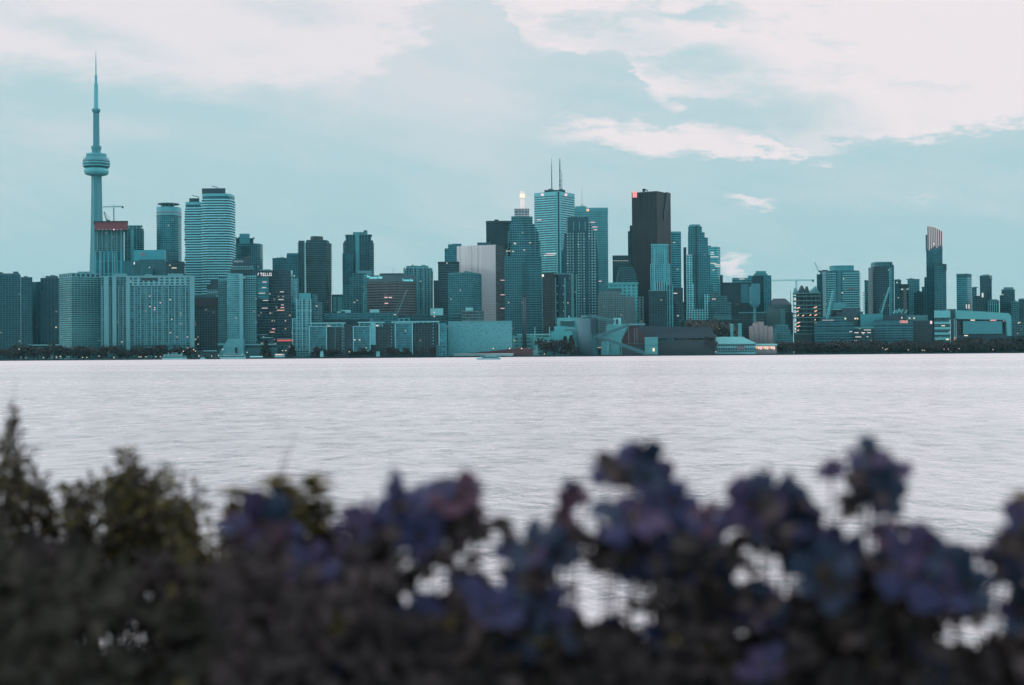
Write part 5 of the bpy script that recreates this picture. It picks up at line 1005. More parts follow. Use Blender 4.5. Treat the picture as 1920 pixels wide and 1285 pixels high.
panel(T, 'dark_opening', CONC_D, 1051, 1077, 602, 611.5, 2010.8, 1.4); panel(T, 'pipe_rail', PALE, 1057, 1074, 601, 602.4, 2009.8, 1)
mast(T, 'vent_pipe', PALE, 1067, 592, 597, 2014, 1.0, .8); mast(T, 'vent_pipe', PALE, 1003, 613, 632, 1990, .7, .5, label='steaming pale vent pipe')
mast(T, 'vent_pipe', PALE, 1030.5, 613, 632, 1992, 1.0, .5)
T = thing('silo', 'large grey cylindrical sugar silo beside the conveyors', 'silo', 1097, 1985)
f1 = E(1083.5, 1116, 1975, 26, 36, 620); pr(T, 'drum', plain('silo_concrete', A(92, 116, 124), .85, .1, .1), f1, 597, smooth=True); pr(T, 'roof_cap', MECH, E(1090, 1108, 1980, 14, 20, 620), 592, 597.2, smooth=True); pr(T, 'side_annex', CONC_D, R(1108, 1120, 1978, 10), 624); pr(T, 'ladder_shaft', DARK, R(1109, 1118, 1976, 3), 597, 625)
CVB = plain('conveyor_steel', A(60, 104, 110)); 
def conveyor(lab, p, q, Y, w=3.4, legs=()):
    t = thing('conveyor', lab, 'conveyor', (p[0]+q[0])/2, Y, 'enclosed conveyors at the sugar works')
    a, b_ = P(*p, Y), P(*q, Y); d_ = (b_-a).normalized(); up = Vector((-d_.z, 0, d_.x)); up = up if up.z > 0 else -up
    m_ = MB(); m_.v = [tuple(c+up*s*w/2+Vector((0, e, 0))) for c in (a, b_) for s in (-1, 1) for e in (-1.6, 1.6)]
    m_.f = [(0, 2, 3, 1), (4, 5, 7, 6), (0, 1, 5, 4), (2, 6, 7, 3), (0, 4, 6, 2), (1, 3, 7, 5)]; m_.build('gallery', CVB, t)
    m_ = MB(); top_ = [a+up*(w/2+.25), b_+up*(w/2+.25)]; m_.tube(top_, .5, 6); m_.build('roof_ridge', MECH, t)
    for lx in legs:
        k_ = (lx-p[0])/(q[0]-p[0]); c_ = a.lerp(b_, k_); m_ = MB(); m_.tube([(c_.x-.9, Y, GZ), (c_.x, Y, c_.z-w/2)], .3, 5); m_.tube([(c_.x+.9, Y, GZ), (c_.x, Y, c_.z-w/2)], .3, 5); m_.build('trestle', STEEL, t)
    return t
conveyor('upper conveyor running from the silo top down to the little roof house', (1104, 592.5), (1152, 603.5), 1978, 3.4, (1140,))
conveyor('middle conveyor rising to the right towards the rust red gable', (1118, 633), (1180, 609.5), 1972, 3.4, (1150,))
conveyor('lowest conveyor sloping down to the pale lamp lit hut', (1120, 630), (1209, 663.5), 1966, 3.6, (1140, 1165))
T = thing('roof_house', 'small pale hut with a dark door where the upper conveyor ends', 'building', 1157, 1990)
pr(T, 'wall', PALE, R(1150, 1164.5, 1984, 8), 596.5); panel(T, 'door', DARK, 1155, 1159, 599, 608, 1983, 1.2); pr(T, 'trestle_deck', CONC, R(1140, 1210, 1986, 10), 607.5, 610)
T = thing('factory_block', 'pale triangular gabled shed between the conveyors', 'building', 1160, 1980)
a, b_, c_ = P(1137, 610, 1982), P(1178, 610, 1982), P(1162, 642, 1982)
poly = [(a.x, GZ), (c_.x, GZ), (c_.x, c_.z), (b_.x, b_.z), (a.x, a.z)]; n = 5; v_ = [(x, 1981, z) for x, z in poly]+[(x, 1990, z) for x, z in poly]
mesh('wall', v_, [tuple(range(n)), tuple(range(n, 2*n))[::-1]]+[((i+1) % n, i, n+i, n+(i+1) % n) for i in range(n)], plain('gable_pale', A(100, 166, 168)), T); pr(T, 'low_wing', plain('gable_low', A(92, 156, 160)), R(1127, 1142, 1976, 4), 640)
T = thing('shed', 'huge dark shed with a long sloping roof and a rust red gable end', 'shed', 1255, 1995)
a, b_, c_, d_ = P(1162, 645, 1992), P(1342, 640, 1992), P(1181, 611.5, 2012), P(1310, 616, 2012)
e_ = P(1340, 634, 1990)
v_ = [(a.x, 1992, GZ), (b_.x, 1992, GZ), (b_.x, 1992, e_.z), (a.x+9, 1992, e_.z), (c_.x, 2012, c_.z), (d_.x+18, 2012, c_.z-3), (a.x, 2032, GZ), (b_.x, 2032, GZ)]
mesh('roof', [v_[3], v_[2], v_[5], v_[4], (a.x+9, 2032, e_.z), (b_.x, 2032, e_.z)], [(0, 1, 2, 3), (3, 2, 5, 4)], plain('shed_roof', A(12, 44, 54), .9, .25, .05), T)
pr(T, 'wall', plain('shed_wall', A(58, 64, 70), .8, .15, .1), R(1170, 1341, 1992.6, 36), 638.5)
m_ = MB(); m_.v = [(P(1164, 645, 1990).x, 1990, GZ), (P(1212, 645, 1990).x, 1990, GZ), (P(1208, 630, 1990).x, 1990, P(1208, 630, 1990).z), (P(1196, 612, 1990).x, 1990, P(1196, 612, 1990).z), (P(1181, 611, 1990).x, 1990, P(1181, 611, 1990).z), (P(1164, 643, 1990).x, 1990, P(1164, 643, 1990).z)]
n = 6; m_.v += [(x, 1992.4, z) for x, y, z in m_.v]; m_.f = [tuple(range(n)), tuple(range(n, 2*n))[::-1]]+[((i+1) % n, i, n+i, n+(i+1) % n) for i in range(n)]; m_.build('gable', RUST, T)
for x in (1178.5, 1189.5, 1194): panel(T, 'downpipe', STEEL, x, x+.8, 616, 645, 1989, .6)
panel(T, 'ledge', STEEL, 1176, 1206, 644.6, 645.4, 1988.6, 1)
T = thing('hut', 'pale two storey hut with a glowing lamp in front of the huge dark shed', 'building', 1221, 1975)
pr(T, 'wall', plain('hut_pale', A(92, 152, 154), .7), R(1208.5, 1233, 1976, 10), 634); pr(T, 'parapet', CONC, R(1208, 1233.5, 1975.4, 11), 632.6, 634.2); panel(T, 'cornice', MECH, 1208.3, 1233.3, 647, 648, 1975.2, 1); units(T, R(1214, 1230, 1978, 6), 632.6, DARK, 3, 1.6)
a = P(1225.5, 656, 1974.6); MB().tube([(a.x, 1974.4, a.z-2.2), (a.x, 1974.4, a.z+2.2)], [1.4, 1.4], 10).build('lamp', LITG, T)
T = thing('ferry_terminal', 'teal roofed waterfront terminal with a glazed front right of the huge dark shed', 'building', 1380, 2000)
a, b_, c_, d_ = P(1338, 645, 1998), P(1419, 645, 1998), P(1342, 632, 2012), P(1392, 632.5, 2012)
mesh('roof', [(a.x, 1997, a.z), (b_.x, 1997, a.z), (d_.x, 2012, c_.z), (c_.x, 2012, c_.z), (a.x, 2028, a.z), (b_.x, 2028, a.z)], [(0, 1, 2, 3), (3, 2, 5, 4), (1, 5, 2), (0, 3, 4)], plain('teal_roof', A(84, 158, 158), .6), T)
pr(T, 'wall', F('terminal_glass', A(120, 168, 170), A(52, 96, 104), 9, 3.4, .3, .18, .01, .4), R(1341, 1416, 2000, 26), 645.4); panel(T, 'eaves', PALE, 1340, 1412, 644.6, 646, 1997.4, 1); panel(T, 'poster', plain('poster_dull', A(120, 112, 116)), 1383, 1396, 648.5, 655.5, 1999, .6); panel(T, 'lower_band', CONC, 1341, 1416, 657, 658.4, 1998.8, .8); panel(T, 'lit_lamp', LITP, 1335, 1343, 659, 661.2, 1996)
for a, b_, y in ((1369, 1375, 608), (1384, 1390.5, 607)): 
    T2 = thing('chimney', 'slim square pale chimney left of its taller twin above the terminal roof' if a < 1380 else 'taller square pale chimney standing on the right above the terminal roof', 'chimney', a+3, 2035, 'pair of square chimneys behind the terminal'); pr(T2, 'stack', plain('chim_teal', A(92, 158, 160)), R(a, b_, 2035, 4), y+1); pr(T2, 'cap', PALE, R(a-.4, b_+.4, 2034.6, 4.8), y, y+1.1)
T = thing('market_hall', 'low hall glowing orange right of the teal roofed terminal', 'building', 1434, 2010)
pr(T, 'wall', plain('market_wall', A(150, 150, 150)), R(1416, 1456, 2014, 20), 648.5); pr(T, 'roof', PALE, R(1415, 1457, 2006, 30), 645, 648.3)
for k_ in range(9): x = 1417+k_*4.1; panel(T, 'lit_bay', (LITO, LITG, LITP)[k_ % 3], x, x+3.1, 649.5, 653.5+(k_ % 3), 2012.6, .6)
T = thing('low_terrace', 'dark flat roofed terrace building behind the shed and the terminal chimneys', 'building', 1330, 2110)
pr(T, 'wall', F('terrace_dark', A(60, 78, 82), A(50, 66, 72), 4, 5, .3, .15, .03), R(1276, 1388, 2120, 30), 603); pr(T, 'roof', CONC_D, R(1274, 1386, 2116, 36), 600, 601.6); pr(T, 'pale_wing', CONC_D, R(1283, 1312, 2112, 6), 604)
T = thing('low_works', 'long low dark works building with a glowing strip under the silo', 'building', 1110, 1970)
pr(T, 'wall', plain('works_dark', A(70, 78, 84)), R(1072, 1206, 1984, 5), 650); pr(T, 'roof', CONC, R(1071, 1140, 1982, 8), 648.2, 650); panel(T, 'lit_strip', plain('strip_pale', A(180, 168, 160), emit=(1, .75, .55), es=.35), 1109, 1136, 651, 652.8, 1981, 1)
T = thing('low_pavilion', 'low pavilion with a long red lit fascia left of the white framed apartment block', 'pavilion', 534, 1935)
pr(T, 'wall', F('red_pav', A(66, 104, 110), A(50, 84, 90), 4, 5, .3, .2, .08), R(505, 556, 1952, 16), 642); pr(T, 'roof', MECH, R(519, 551, 1946, 20), 634.5, 636.4); panel(T, 'red_fascia', plain('red_fascia', A(190, 80, 84), emit=(1, .2, .18), es=.35), 520, 550, 636.8, 640.4, 1945, .8)
T = thing('low_pavilion', 'curved pale canopy pavilion between the flared hotel and the red fascia', 'pavilion', 498, 1945)
pr(T, 'wall', F('canopy_wall', A(66, 110, 116), A(54, 92, 98), 3.5, 4, .4, .2, .04), R(482, 512, 1956, 14), 636); pr(T, 'canopy', PALE, E(484, 510, 1948, 24, 24, 640), 632.6, 634); pr(T, 'canopy', CONC, E(480, 500, 1950, 18, 20, 640), 627, 628.2)
T = thing('low_pavilion', 'low dark quay building with lit windows between the two waterfront hotels', 'pavilion', 386, 1890)
pr(T, 'wall', F('quay_low', A(70, 96, 100), A(52, 74, 80), 4, 4, .3, .2, .25), R(364, 408, 1896, 14), 659); pr(T, 'roof', PALE, R(380, 406, 1893, 18), 657.6, 659)

# ------------------------------------------------------------------ far trees
LEAFD = plain('far_leaf', (.038, .034, .036), .95, .4, .3); LEAFB = plain('far_leaf_brown', (.085, .075, .07), .9, .4, .3); BARK = plain('bark', (.05, .045, .04), .95)
def tree_mesh(seed, h, w, conic=False, n=520):
    r = random.Random(seed); v, f = [], []
    lobes = [] if conic else [(r.uniform(-.32, .32)*w, r.uniform(-.32, .32)*w, h*r.uniform(.26, .84), r.uniform(.2, .34)*w) for _ in range(9)]
    for _ in range(n):
        if conic:
            z = h*(.1+.9*r.random()**1.3); rr = w*.5*(1-z/h)**.8*(.55+.5*r.random()); a = r.uniform(0, 6.28); c = Vector((rr*math.cos(a), rr*math.sin(a), z))
        else:
            x, y, z, R_ = r.choice(lobes); dv = Vector((r.gauss(0, 1), r.gauss(0, 1), r.gauss(0, .8))).normalized(); c = Vector((x, y, z))+dv*R_*r.uniform(.5, 1.08)
        if c.z < h*.08: c.z = h*.08+r.random()
        s = h*.055*r.uniform(.6, 1.5); a = Vector((r.gauss(0, 1), r.gauss(0, 1), r.gauss(0, 1))).normalized(); b_ = a.orthogonal().normalized(); i = len(v)
        for q in range(5): v.append(tuple(c+(b_*math.cos(q*1.257)+a.cross(b_)*math.sin(q*1.257))*s*r.uniform(.6, 1.1)))
        f.append(tuple(range(i, i+5)))
    return v, f
protos = {}
def far_tree(px, ytop, Y, label, group, wr=1.0, kind='round', seed=1, name='tree', mat=None):
    key = (kind, seed % 5)
    p = P(px, ytop, Y); h = p.z-GZ
    if key not in protos:
        t = thing(name, label, 'tree', px, Y, group)
        v, f = tree_mesh(seed, 10, 5.0 if kind == 'cone' else 9.5, kind == 'cone'); me_o = mesh('crown', v, f, mat or LEAFD); me_o.parent = t
        tr = MB().tube([(0, 0, 0), (.1, 0, 3), (0, .1, 6)], [.4, .3, .12], 6); tr.tube([(.1, 0, 3), (1.8, .5, 6)], [.2, .07], 5); tr.tube([(.05, 0, 3.6), (-1.6, -.6, 6.4)], [.2, .07], 5); to = tr.build('trunk', BARK); to.parent = t
        protos[key] = t
    else:
        s_ = protos[key]; t = s_.copy(); COL.objects.link(t); t.name = name
        for ch in s_.children: c_ = ch.copy(); COL.objects.link(c_); c_.parent = t; c_.data = ch.data
        t['label'] = label; t['group'] = group
    if mat:
        for ch in t.children:
            if ch.name.startswith('crown'): ch.material_slots[0].link = 'OBJECT'; ch.material_slots[0].material = mat
    t.location = (p.x, Y, GZ); t.rotation_euler = (0, 0, seed*1.7); k_ = h/9.6; t.scale = (k_*wr, k_*wr, k_)
    return t
R7 = random.Random(21)
for i in range(26):
    x = 4+i*14+R7.uniform(-4, 4); y = 652+R7.uniform(-4, 4) if not (100 < x < 190) else 650+R7.uniform(-4, 4)
    far_tree(x, y-(x > 190)*2.5+R7.uniform(-2.5, 4), shoreY(x)+R7.uniform(10, 22), 'small dark round tree in the row along the quay below the left waterfront towers', 'quay trees below the left towers', R7.uniform(1.1, 1.7), seed=i)
far_tree(498.5, 641, 1912, 'dark conical tree on the quay right of the flared hotel base', 'conical trees on the left quay', 1.5, 'cone', 1)
far_tree(547, 647, 1915, 'dark conical tree in front of the red lit pavilion', 'conical trees on the left quay', 1.7, 'cone', 2)
for i in range(11): far_tree(590+i*22+R7.uniform(-5, 5), 653+R7.uniform(-2, 3), 1920, 'small bushy tree under the framed waterfront offices', 'small trees under the framed offices', 1.0, seed=i+40)
far_tree(1022, 637.5, 1962, 'left half of the broad dark tree pair before the pale refinery', 'trees before the refinery', 1.25, seed=3)
far_tree(1038, 638.5, 1960, 'right half of the broad dark tree pair before the pale refinery', 'trees before the refinery', 1.2, seed=6)
far_tree(1059.5, 632.5, 1964, 'left one of two upright dark poplars before the grey silo', 'trees before the refinery', 1.25, 'cone', 3)
far_tree(1071, 631.5, 1964, 'right one of two upright dark poplars before the grey silo', 'trees before the refinery', 1.2, 'cone', 4)
for i, (x, y) in enumerate(((1303, 606), (1315, 603.5), (1327, 609), (1345, 606), (1356, 606.5), (1366, 610))): far_tree(x, y, 2060 + 4*i, 'greyish brown tree in leafless crown behind the big shed and terminal', 'brown trees behind the shed', 1.0, seed=i+70, mat=LEAFB)
far_tree(1337, 631, 1996, 'dark tree at the corner between the shed and the terminal', 'tree between shed and terminal', .8, seed=81)
n = 0
for row in range(2):
    x = 1457+row*5
    while x < 1945:
        far_tree(x, 643.5+R7.uniform(-4.5, 5)-(2 if 1520 < x < 1745 else 0)*0+(4 if x < 1466 else 0)-(8 if x > 1790 and row else 0)*.9, shoreY(x)+(12 if row == 0 else 42)+R7.uniform(-4, 4), 'dark round tree in the dense row along the right shore', 'trees along the right shore', R7.uniform(1.2, 1.7), seed=n); n += 1
        x += R7.uniform(8.5, 13)

# ------------------------------------------------------------------ street lamps
def lamp(px, py, Y, mat, label, group):
    t = thing('street_lamp', label, 'street lamp', px, Y, group); p = P(px, py, Y)
    MB().tube([(p.x, Y, GZ), (p.x, Y, p.z)], .14, 6).build('pole', BLACK, t); m_ = MB()
    m_.tube([(p.x, Y-.2, p.z-.55), (p.x, Y-.2, p.z-.2), (p.x, Y-.2, p.z+.3), (p.x, Y-.2, p.z+.6)], [.3, .65, .65, .25], 10); m_.build('lamp_head', mat, t)
for px, py in ((36, 655), (113, 668.5), (155, 670.5), (163, 670.3), (186, 668), (214, 670.6), (261, 669.4), (264.5, 669.4), (274, 669.4), (292.5, 669.2), (301, 669), (344, 659), (363, 656), (366.5, 658.5), (373, 667.5), (397, 668), (410, 667), (418, 655.5), (463.5, 661), (530, 657.5), (536, 657.5), (655, 660)):
    lamp(px, py, shoreY(px)+4, LITP if px in (264.5, 301, 186) else LITG, 'small lit lamp on a thin pole along the left quay', 'lamps along the left quay')
for px, py, lab in ((925, 654, 'leftmost of three bright orange lamps on the rust red shed front'), (955.5, 654, 'middle one of three bright orange lamps on the rust red shed front'), (978, 654, 'rightmost of three bright orange lamps before the rust red shed')): lamp(px, py, 1944.5, glow('sodium_glow', (1, .55, .22), 2.2), lab, 'orange lamps before the rust red shed')
for px, py in ((992, 654), (1021, 664), (1655, 653), (1660, 655.5), (1663, 654.5), (1703, 656.5), (1729, 657), (1733, 657.5), (1770, 655), (1778, 655), (1798, 654), (1862, 656), (1908, 625.5)): lamp(px, py, shoreY(px)+3, LITG if px % 2 else LITP, 'small lit lamp on a thin pole along the right quay', 'lamps along the right quay')

# ------------------------------------------------------------------ boats
HULLW = plain('boat_white', A(170, 206, 206), .5); CABT = plain('boat_cabin', A(96, 164, 164), .5); BWIN = plain('boat_glass', A(40, 70, 76), .3)
def boat(label, x0, x1, ywl, ydeck, Y, decks, name='ferry', cat='ferry', group=None):
    t = thing(name, label, cat, (x0+x1)/2, Y, group); t.location.z = 0
    a, b_ = P(x0, ywl, Y), P(x1, ywl, Y); L = b_.x-a.x; zd = P(x0, ydeck, Y).z; W_ = min(9, L*.2); cx_ = (a.x+b_.x)/2
    v, f = [], []
    S_ = [(-1, .12), (-.88, .7), (-.5, 1), (.4, 1), (.85, .75), (1, .1)]
    for z, kx, kw in ((-.4, .9, .8), (zd*.55, .97, .95), (zd, 1, 1)):
        for s, w in S_: v.append((cx_+s*kx*L/2, Y-w*kw*W_/2, z))
        for s, w in S_[::-1]: v.append((cx_+s*kx*L/2, Y+w*kw*W_/2, z))
    for j in range(2):
        for i in range(12): f.append((j*12+i, j*12+(i+1) % 12, (j+1)*12+(i+1) % 12, (j+1)*12+i))
    f.append(tuple(range(24, 36))); mesh('hull', v, f, HULLW, t)
    for i, (d0, d1, yt, yb, gl) in enumerate(decks):
        p0, p1 = P(d0, yt, Y), P(d1, yb, Y); w = W_*(.42-.06*i)
        MB().box((p0.x, Y-w, p1.z), (p1.x, Y+w, p0.z)).build('cabin', CABT if i % 2 == 0 else HULLW, t)
        MB().box((p0.x-.6, Y-w-.5, p0.z), (p1.x+.6, Y+w+.5, p0.z+.22)).build('deck_roof', HULLW, t)
        if gl:
            hh = (p0.z-p1.z); MB().box((p0.x+.8, Y-w-.08, p1.z+hh*.35), (p1.x-.8, Y-w+.05, p1.z+hh*.8)).build('cabin_window', BWIN, t)
    return t
t = boat('left ferry moored at the quay with two decks and a wheelhouse', 303, 351, 675, 671.6, 1838, [(306, 348, 668.4, 671.6, 1), (308, 340, 665.2, 668.1, 1), (323, 332, 662, 664.9, 1)], group='ferries moored at the left quay')
mast(t, 'funnel', CABT, 316, 661.5, 665, 1838, .9, .8); mast(t, 'funnel', CABT, 341, 661.5, 666, 1838, 1.0, .9)
t = boat('right ferry moored below the flared hotel base with an open lower deck', 412, 462, 674, 670.6, 1842, [(414, 459, 667.4, 670.6, 1), (420, 455, 664.2, 667, 1), (432, 440, 661.8, 664, 1)], group='ferries moored at the left quay')
mast(t, 'mast', STEEL, 427, 658, 664, 1842, .3, .2)
t = boat('white motor yacht lying on the open water before the flecked warehouse', 892.5, 940, 674.4, 671.8, 840, [(903, 936, 669.6, 671.8, 1), (912, 930, 668, 669.4, 1)], 'yacht', 'yacht')
mast(t, 'mast', STEEL, 921, 662.5, 668, 840, .1, .06); MB().tube([P(904, 671.6, 840), P(904, 670.2, 840), P(894, 670.4, 840)], .08, 5).build('rail', HULLW, t)
t = boat('small teal launch tied up between the two ferries', 375, 385, 673.6, 671.8, 1842, [(377, 382, 669.8, 671.8, 0)], 'launch', 'boat')
# low clutter on the quay: white tents and sheds
for i, (a, b_, y) in enumerate(((468, 492, 668), (515, 533, 663.5), (600, 606, 659), (705, 712, 659), (1000, 1010, 657), (1004, 1008, 648))):
    T = thing('tent', ['long low pale marquee on the quay right of the right ferry', 'pale tent lit orange below the red fascia', 'small pale tent before the leftmost framed office', 'leaning pale tent before the middle framed office', 'pale tent at the right foot of the chimney', 'tall pale tank behind the tent at the chimney foot'][i], 'tent', (a+b_)/2, shoreY(a)+8)
    Y = shoreY(a)+8; p, q = P(a, y, Y), P(b_, y, Y); m_ = MB(); zt = p.z; zb = GZ+(zt-GZ)*.5
    m_.v = [(p.x, Y, GZ), (q.x, Y, GZ), (q.x, Y+5, GZ), (p.x, Y+5, GZ), (p.x, Y, zb), (q.x, Y, zb), (q.x, Y+5, zb), (p.x, Y+5, zb), (p.x+.3, Y+2.5, zt), (q.x-.3, Y+2.5, zt)]
    m_.f = [(0, 1, 5, 4), (1, 2, 6, 5), (2, 3, 7, 6), (3, 0, 4, 7)]; m_.build('wall', PALE, T); m2 = MB(); m2.v = m_.v[4:]; m2.f = [(0, 1, 5, 4), (2, 3, 4, 5), (1, 2, 5), (3, 0, 4)]; m2.build('roof', CONC if i else PALE, T)
    if i == 1: panel(T, 'lit_strip', LITO, a+1, b_-2, 664.4, 666, Y-.5)

# ================================================================== THE NEAR PLANTS
RN = random.Random(11)
def leafmat(name, c, var=.4, tr=.0):
    m, k, b = principled(name); tc = k.n('ShaderNodeTexCoord').outputs['Object']
    nz = k.noise(tc, 9.0, 4, .6)
    k.put(b.inputs['Base Color'], k.mix(k.ss(nz, .3, .7), tuple(x*(1-var) for x in c)+(1,), tuple(x*(1+var) for x in c)+(1,)))
    b.inputs['Roughness'].default_value = .75; b.inputs['Specular IOR Level'].default_value = .2
    return m
L_OLIVE = leafmat('olive_leaf', (.115, .094, .030)); L_DARK = leafmat('dusk_leaf', (.058, .048, .036)); L_BROWN = leafmat('brown_leaf', (.066, .050, .050)); L_MASS = leafmat('mass_leaf', (.074, .053, .055), .25); L_GOLD = leafmat('gold_leaf', (.10, .075, .028))  # the mass leaf is one brown base colour for the undergrowth
STEM = leafmat('stem', (.055, .045, .04)); SOILD = leafmat('litter', (.05, .042, .042))
def leaf(v, f, c, d, nrm, L, w, curl=.2):
    d = d.normalized(); s = d.cross(nrm)
    s = s.normalized() if s.length > 1e-4 else d.orthogonal().normalized(); n_ = s.cross(d); i = len(v)
    for t_, q, cc in ((0, 0, 0), (.3, .42, 0), (.65, .5, -.4), (1, 0, -1), (.65, -.5, -.4), (.3, -.42, 0)):
        v.append(tuple(c+d*L*t_+s*w*q+n_*(L*curl*cc*.6+abs(q)*w*.25)))
    f.append((i, i+1, i+2, i+3)); f.append((i, i+3, i+4, i+5))
def rv(r, z=1.0): return Vector((r.gauss(0, 1), r.gauss(0, 1), r.gauss(0, z))).normalized()
GAPS = [(900, 1028, 34, 28), (935, 1095, 36, 34), (1083, 1062, 24, 34), (1150, 1112, 60, 40), (1100, 1165, 34, 30), (1440, 1052, 40, 40), (1478, 1095, 46, 34), (1560, 975, 60, 46), (1770, 1200, 34, 34), (1612, 1220, 60, 16), (1885, 1130, 34, 70), (1830, 1215, 40, 26),
        (1520, 1190, 18, 30), (722, 1092, 16, 16), (850, 1120, 14, 14), (1400, 1195, 12, 26), (1310, 1090, 12, 12), (285, 1120, 26, 26), (240, 1168, 24, 18), (350, 1148, 30, 18), (230, 1208, 110, 26), (350, 1225, 44, 18), (400, 1015, 22, 24), (380, 975, 18, 22), (1135, 935, 60, 36), (985, 945, 60, 60), (745, 1140, 14, 18), (1180, 1205, 18, 14), (1540, 1235, 26, 14), (495, 1172, 20, 12), (95, 1030, 9, 12), (205, 1060, 10, 14), (65, 1160, 16, 12)]
def gap(px, py, k_=1.0):
    return any(((px-a)/(c_*k_))**2+((py-b_)/(d_*k_))**2 < 1 for a, b_, c_, d_ in GAPS)
def topix(p):
    q = CAMM.transposed() @ (Vector(p)-Vector((0, 0, CAMZ))); return CX+FPX*q.x/-q.z, CY-FPX*q.y/-q.z
BANKZ = 1.15
def shrub(name, label, cat, tips, Y, ll, lw, mats, spread=.5, nleaf=40, span=.7, group=None, up=.5, dy=.35, rstem=.003, gapk=.8, bare=.0, whorl=0):
    """stems rising from the bank to given picture positions at depth Y, clothed in leaves"""
    x0 = sum(P(a, b_, Y).x for a, b_ in tips)/len(tips)
    t = thing(name, label, cat, 0, Y, group, loc=(x0, Y, BANKZ)); r = random.Random(len(label)*7+int(Y*100))
    V = [[] for _ in mats]; Fc = [[] for _ in mats]; st = MB()
    for a, b_ in tips:
        yy_ = Y+r.uniform(-dy, dy); tip = P(a, b_, yy_); base = Vector((lerp(tip.x, x0, .25)+r.uniform(-.12, .12), yy_+r.uniform(-.1, .1), BANKZ-.1)); bend = Vector((r.uniform(-.06, .06), r.uniform(-.05, .05), 0))
        pts = [base.lerp(tip, k_/7)+bend*math.sin(math.pi*k_/7) for k_ in range(8)]
        st.tube(pts, [rstem*(1.6-1.3*k_/7) for k_ in range(8)], 5, False)
        L = (tip-base).length
        for k_ in range(nleaf):
            u_ = 1-span/L*r.random()**1.1 if L > span else r.random(); u_ = max(.05, u_)
            if bare and 1-u_ < bare/L and r.random() < .6: continue
            w_ = u_*7; i = min(6, int(w_)); p = pts[i].lerp(pts[i+1], w_-i)
            d_ = rv(r, .7); d_.z += up; d_ = d_.normalized()
            if not whorl:
                off = rv(r)*spread*ll*r.random()*(1+2.5*(1-u_)*L/span); c_ = p+off
            else: c_ = p
            q = topix(c_)
            if gap(*q, gapk) and r.random() < .85: continue
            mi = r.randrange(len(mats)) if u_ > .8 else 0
            s_ = r.uniform(.6, 1.25); leaf(V[mi], Fc[mi], c_, d_, rv(r), ll*s_, lw*s_, r.uniform(0, .5))
        if whorl:
            for k_ in range(whorl):
                an = 6.283*k_/whorl; d_ = Vector((math.cos(an), math.sin(an)*.8, .45)).normalized(); leaf(V[-1], Fc[-1], tip, d_, Vector((0, 0, 1)), ll*1.15, lw*1.2, .3)
    st.build('stem', STEM, t)
    for vv, ff, mm in zip(V, Fc, mats):
        if ff: mesh('foliage', [Vector(q) for q in vv], ff, mm, t)
    return t
def tips(r, pts, per, jx=18, jy=22):
    o = []
    for (a, b_), (c_, d_) in zip(pts, pts[1:]):
        for _ in range(per): k_ = r.random(); o.append((lerp(a, c_, k_)+r.uniform(-jx, jx), lerp(b_, d_, k_)+abs(r.gauss(0, jy))))
    return o
r = RN
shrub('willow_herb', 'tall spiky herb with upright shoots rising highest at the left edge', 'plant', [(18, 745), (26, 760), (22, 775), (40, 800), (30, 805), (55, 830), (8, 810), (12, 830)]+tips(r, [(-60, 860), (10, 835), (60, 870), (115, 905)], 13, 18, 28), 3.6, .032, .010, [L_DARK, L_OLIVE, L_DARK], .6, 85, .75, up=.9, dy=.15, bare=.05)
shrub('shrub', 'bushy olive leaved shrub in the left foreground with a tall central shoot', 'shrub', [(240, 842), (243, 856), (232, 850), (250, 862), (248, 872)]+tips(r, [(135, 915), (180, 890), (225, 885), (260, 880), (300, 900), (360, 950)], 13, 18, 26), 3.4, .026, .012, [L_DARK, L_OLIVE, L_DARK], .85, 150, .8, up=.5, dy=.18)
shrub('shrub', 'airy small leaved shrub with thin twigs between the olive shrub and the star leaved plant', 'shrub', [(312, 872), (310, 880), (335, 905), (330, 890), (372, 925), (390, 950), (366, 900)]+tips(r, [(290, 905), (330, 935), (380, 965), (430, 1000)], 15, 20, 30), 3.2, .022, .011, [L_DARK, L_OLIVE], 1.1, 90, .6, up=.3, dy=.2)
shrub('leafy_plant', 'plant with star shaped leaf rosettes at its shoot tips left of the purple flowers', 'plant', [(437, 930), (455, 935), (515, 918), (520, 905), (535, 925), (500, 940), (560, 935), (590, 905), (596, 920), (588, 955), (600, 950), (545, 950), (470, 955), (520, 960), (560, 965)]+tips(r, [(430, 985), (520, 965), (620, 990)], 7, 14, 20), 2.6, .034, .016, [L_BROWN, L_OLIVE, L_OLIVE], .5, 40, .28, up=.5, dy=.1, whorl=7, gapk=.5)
shrub('leafy_plant', 'small olive leafed shoot at the far right edge above a purple flower', 'plant', [(1912, 930), (1906, 945), (1918, 960), (1925, 940), (1904, 970)], 2.4, .022, .013, [L_OLIVE, L_GOLD], .5, 26, .3, dy=.05, whorl=5)
r2 = random.Random(5)
T = thing('grass_clump', 'few thin pale grass blades curving up beside the star leaved plant', 'grass', 0, 3.4, None, loc=tuple(P(520, 900, 3.4).xy)+(BANKZ,)); m_ = MB()
for a, b_, c_ in ((552, 815, 515), (536, 835, 512), (600, 880, 590), (470, 905, 455), (30, 712, 14), (372, 885, 360)):
    p = P(a, b_, 3.4); q = P(c_, 1000, 3.4); m_.tube([Vector((q.x, 3.4, BANKZ)), q, q.lerp(p, .6)+Vector((-.008, 0, 0)), p], [.0022, .002, .0015, .0006], 4, False)
m_.build('blade', L_BROWN, T)

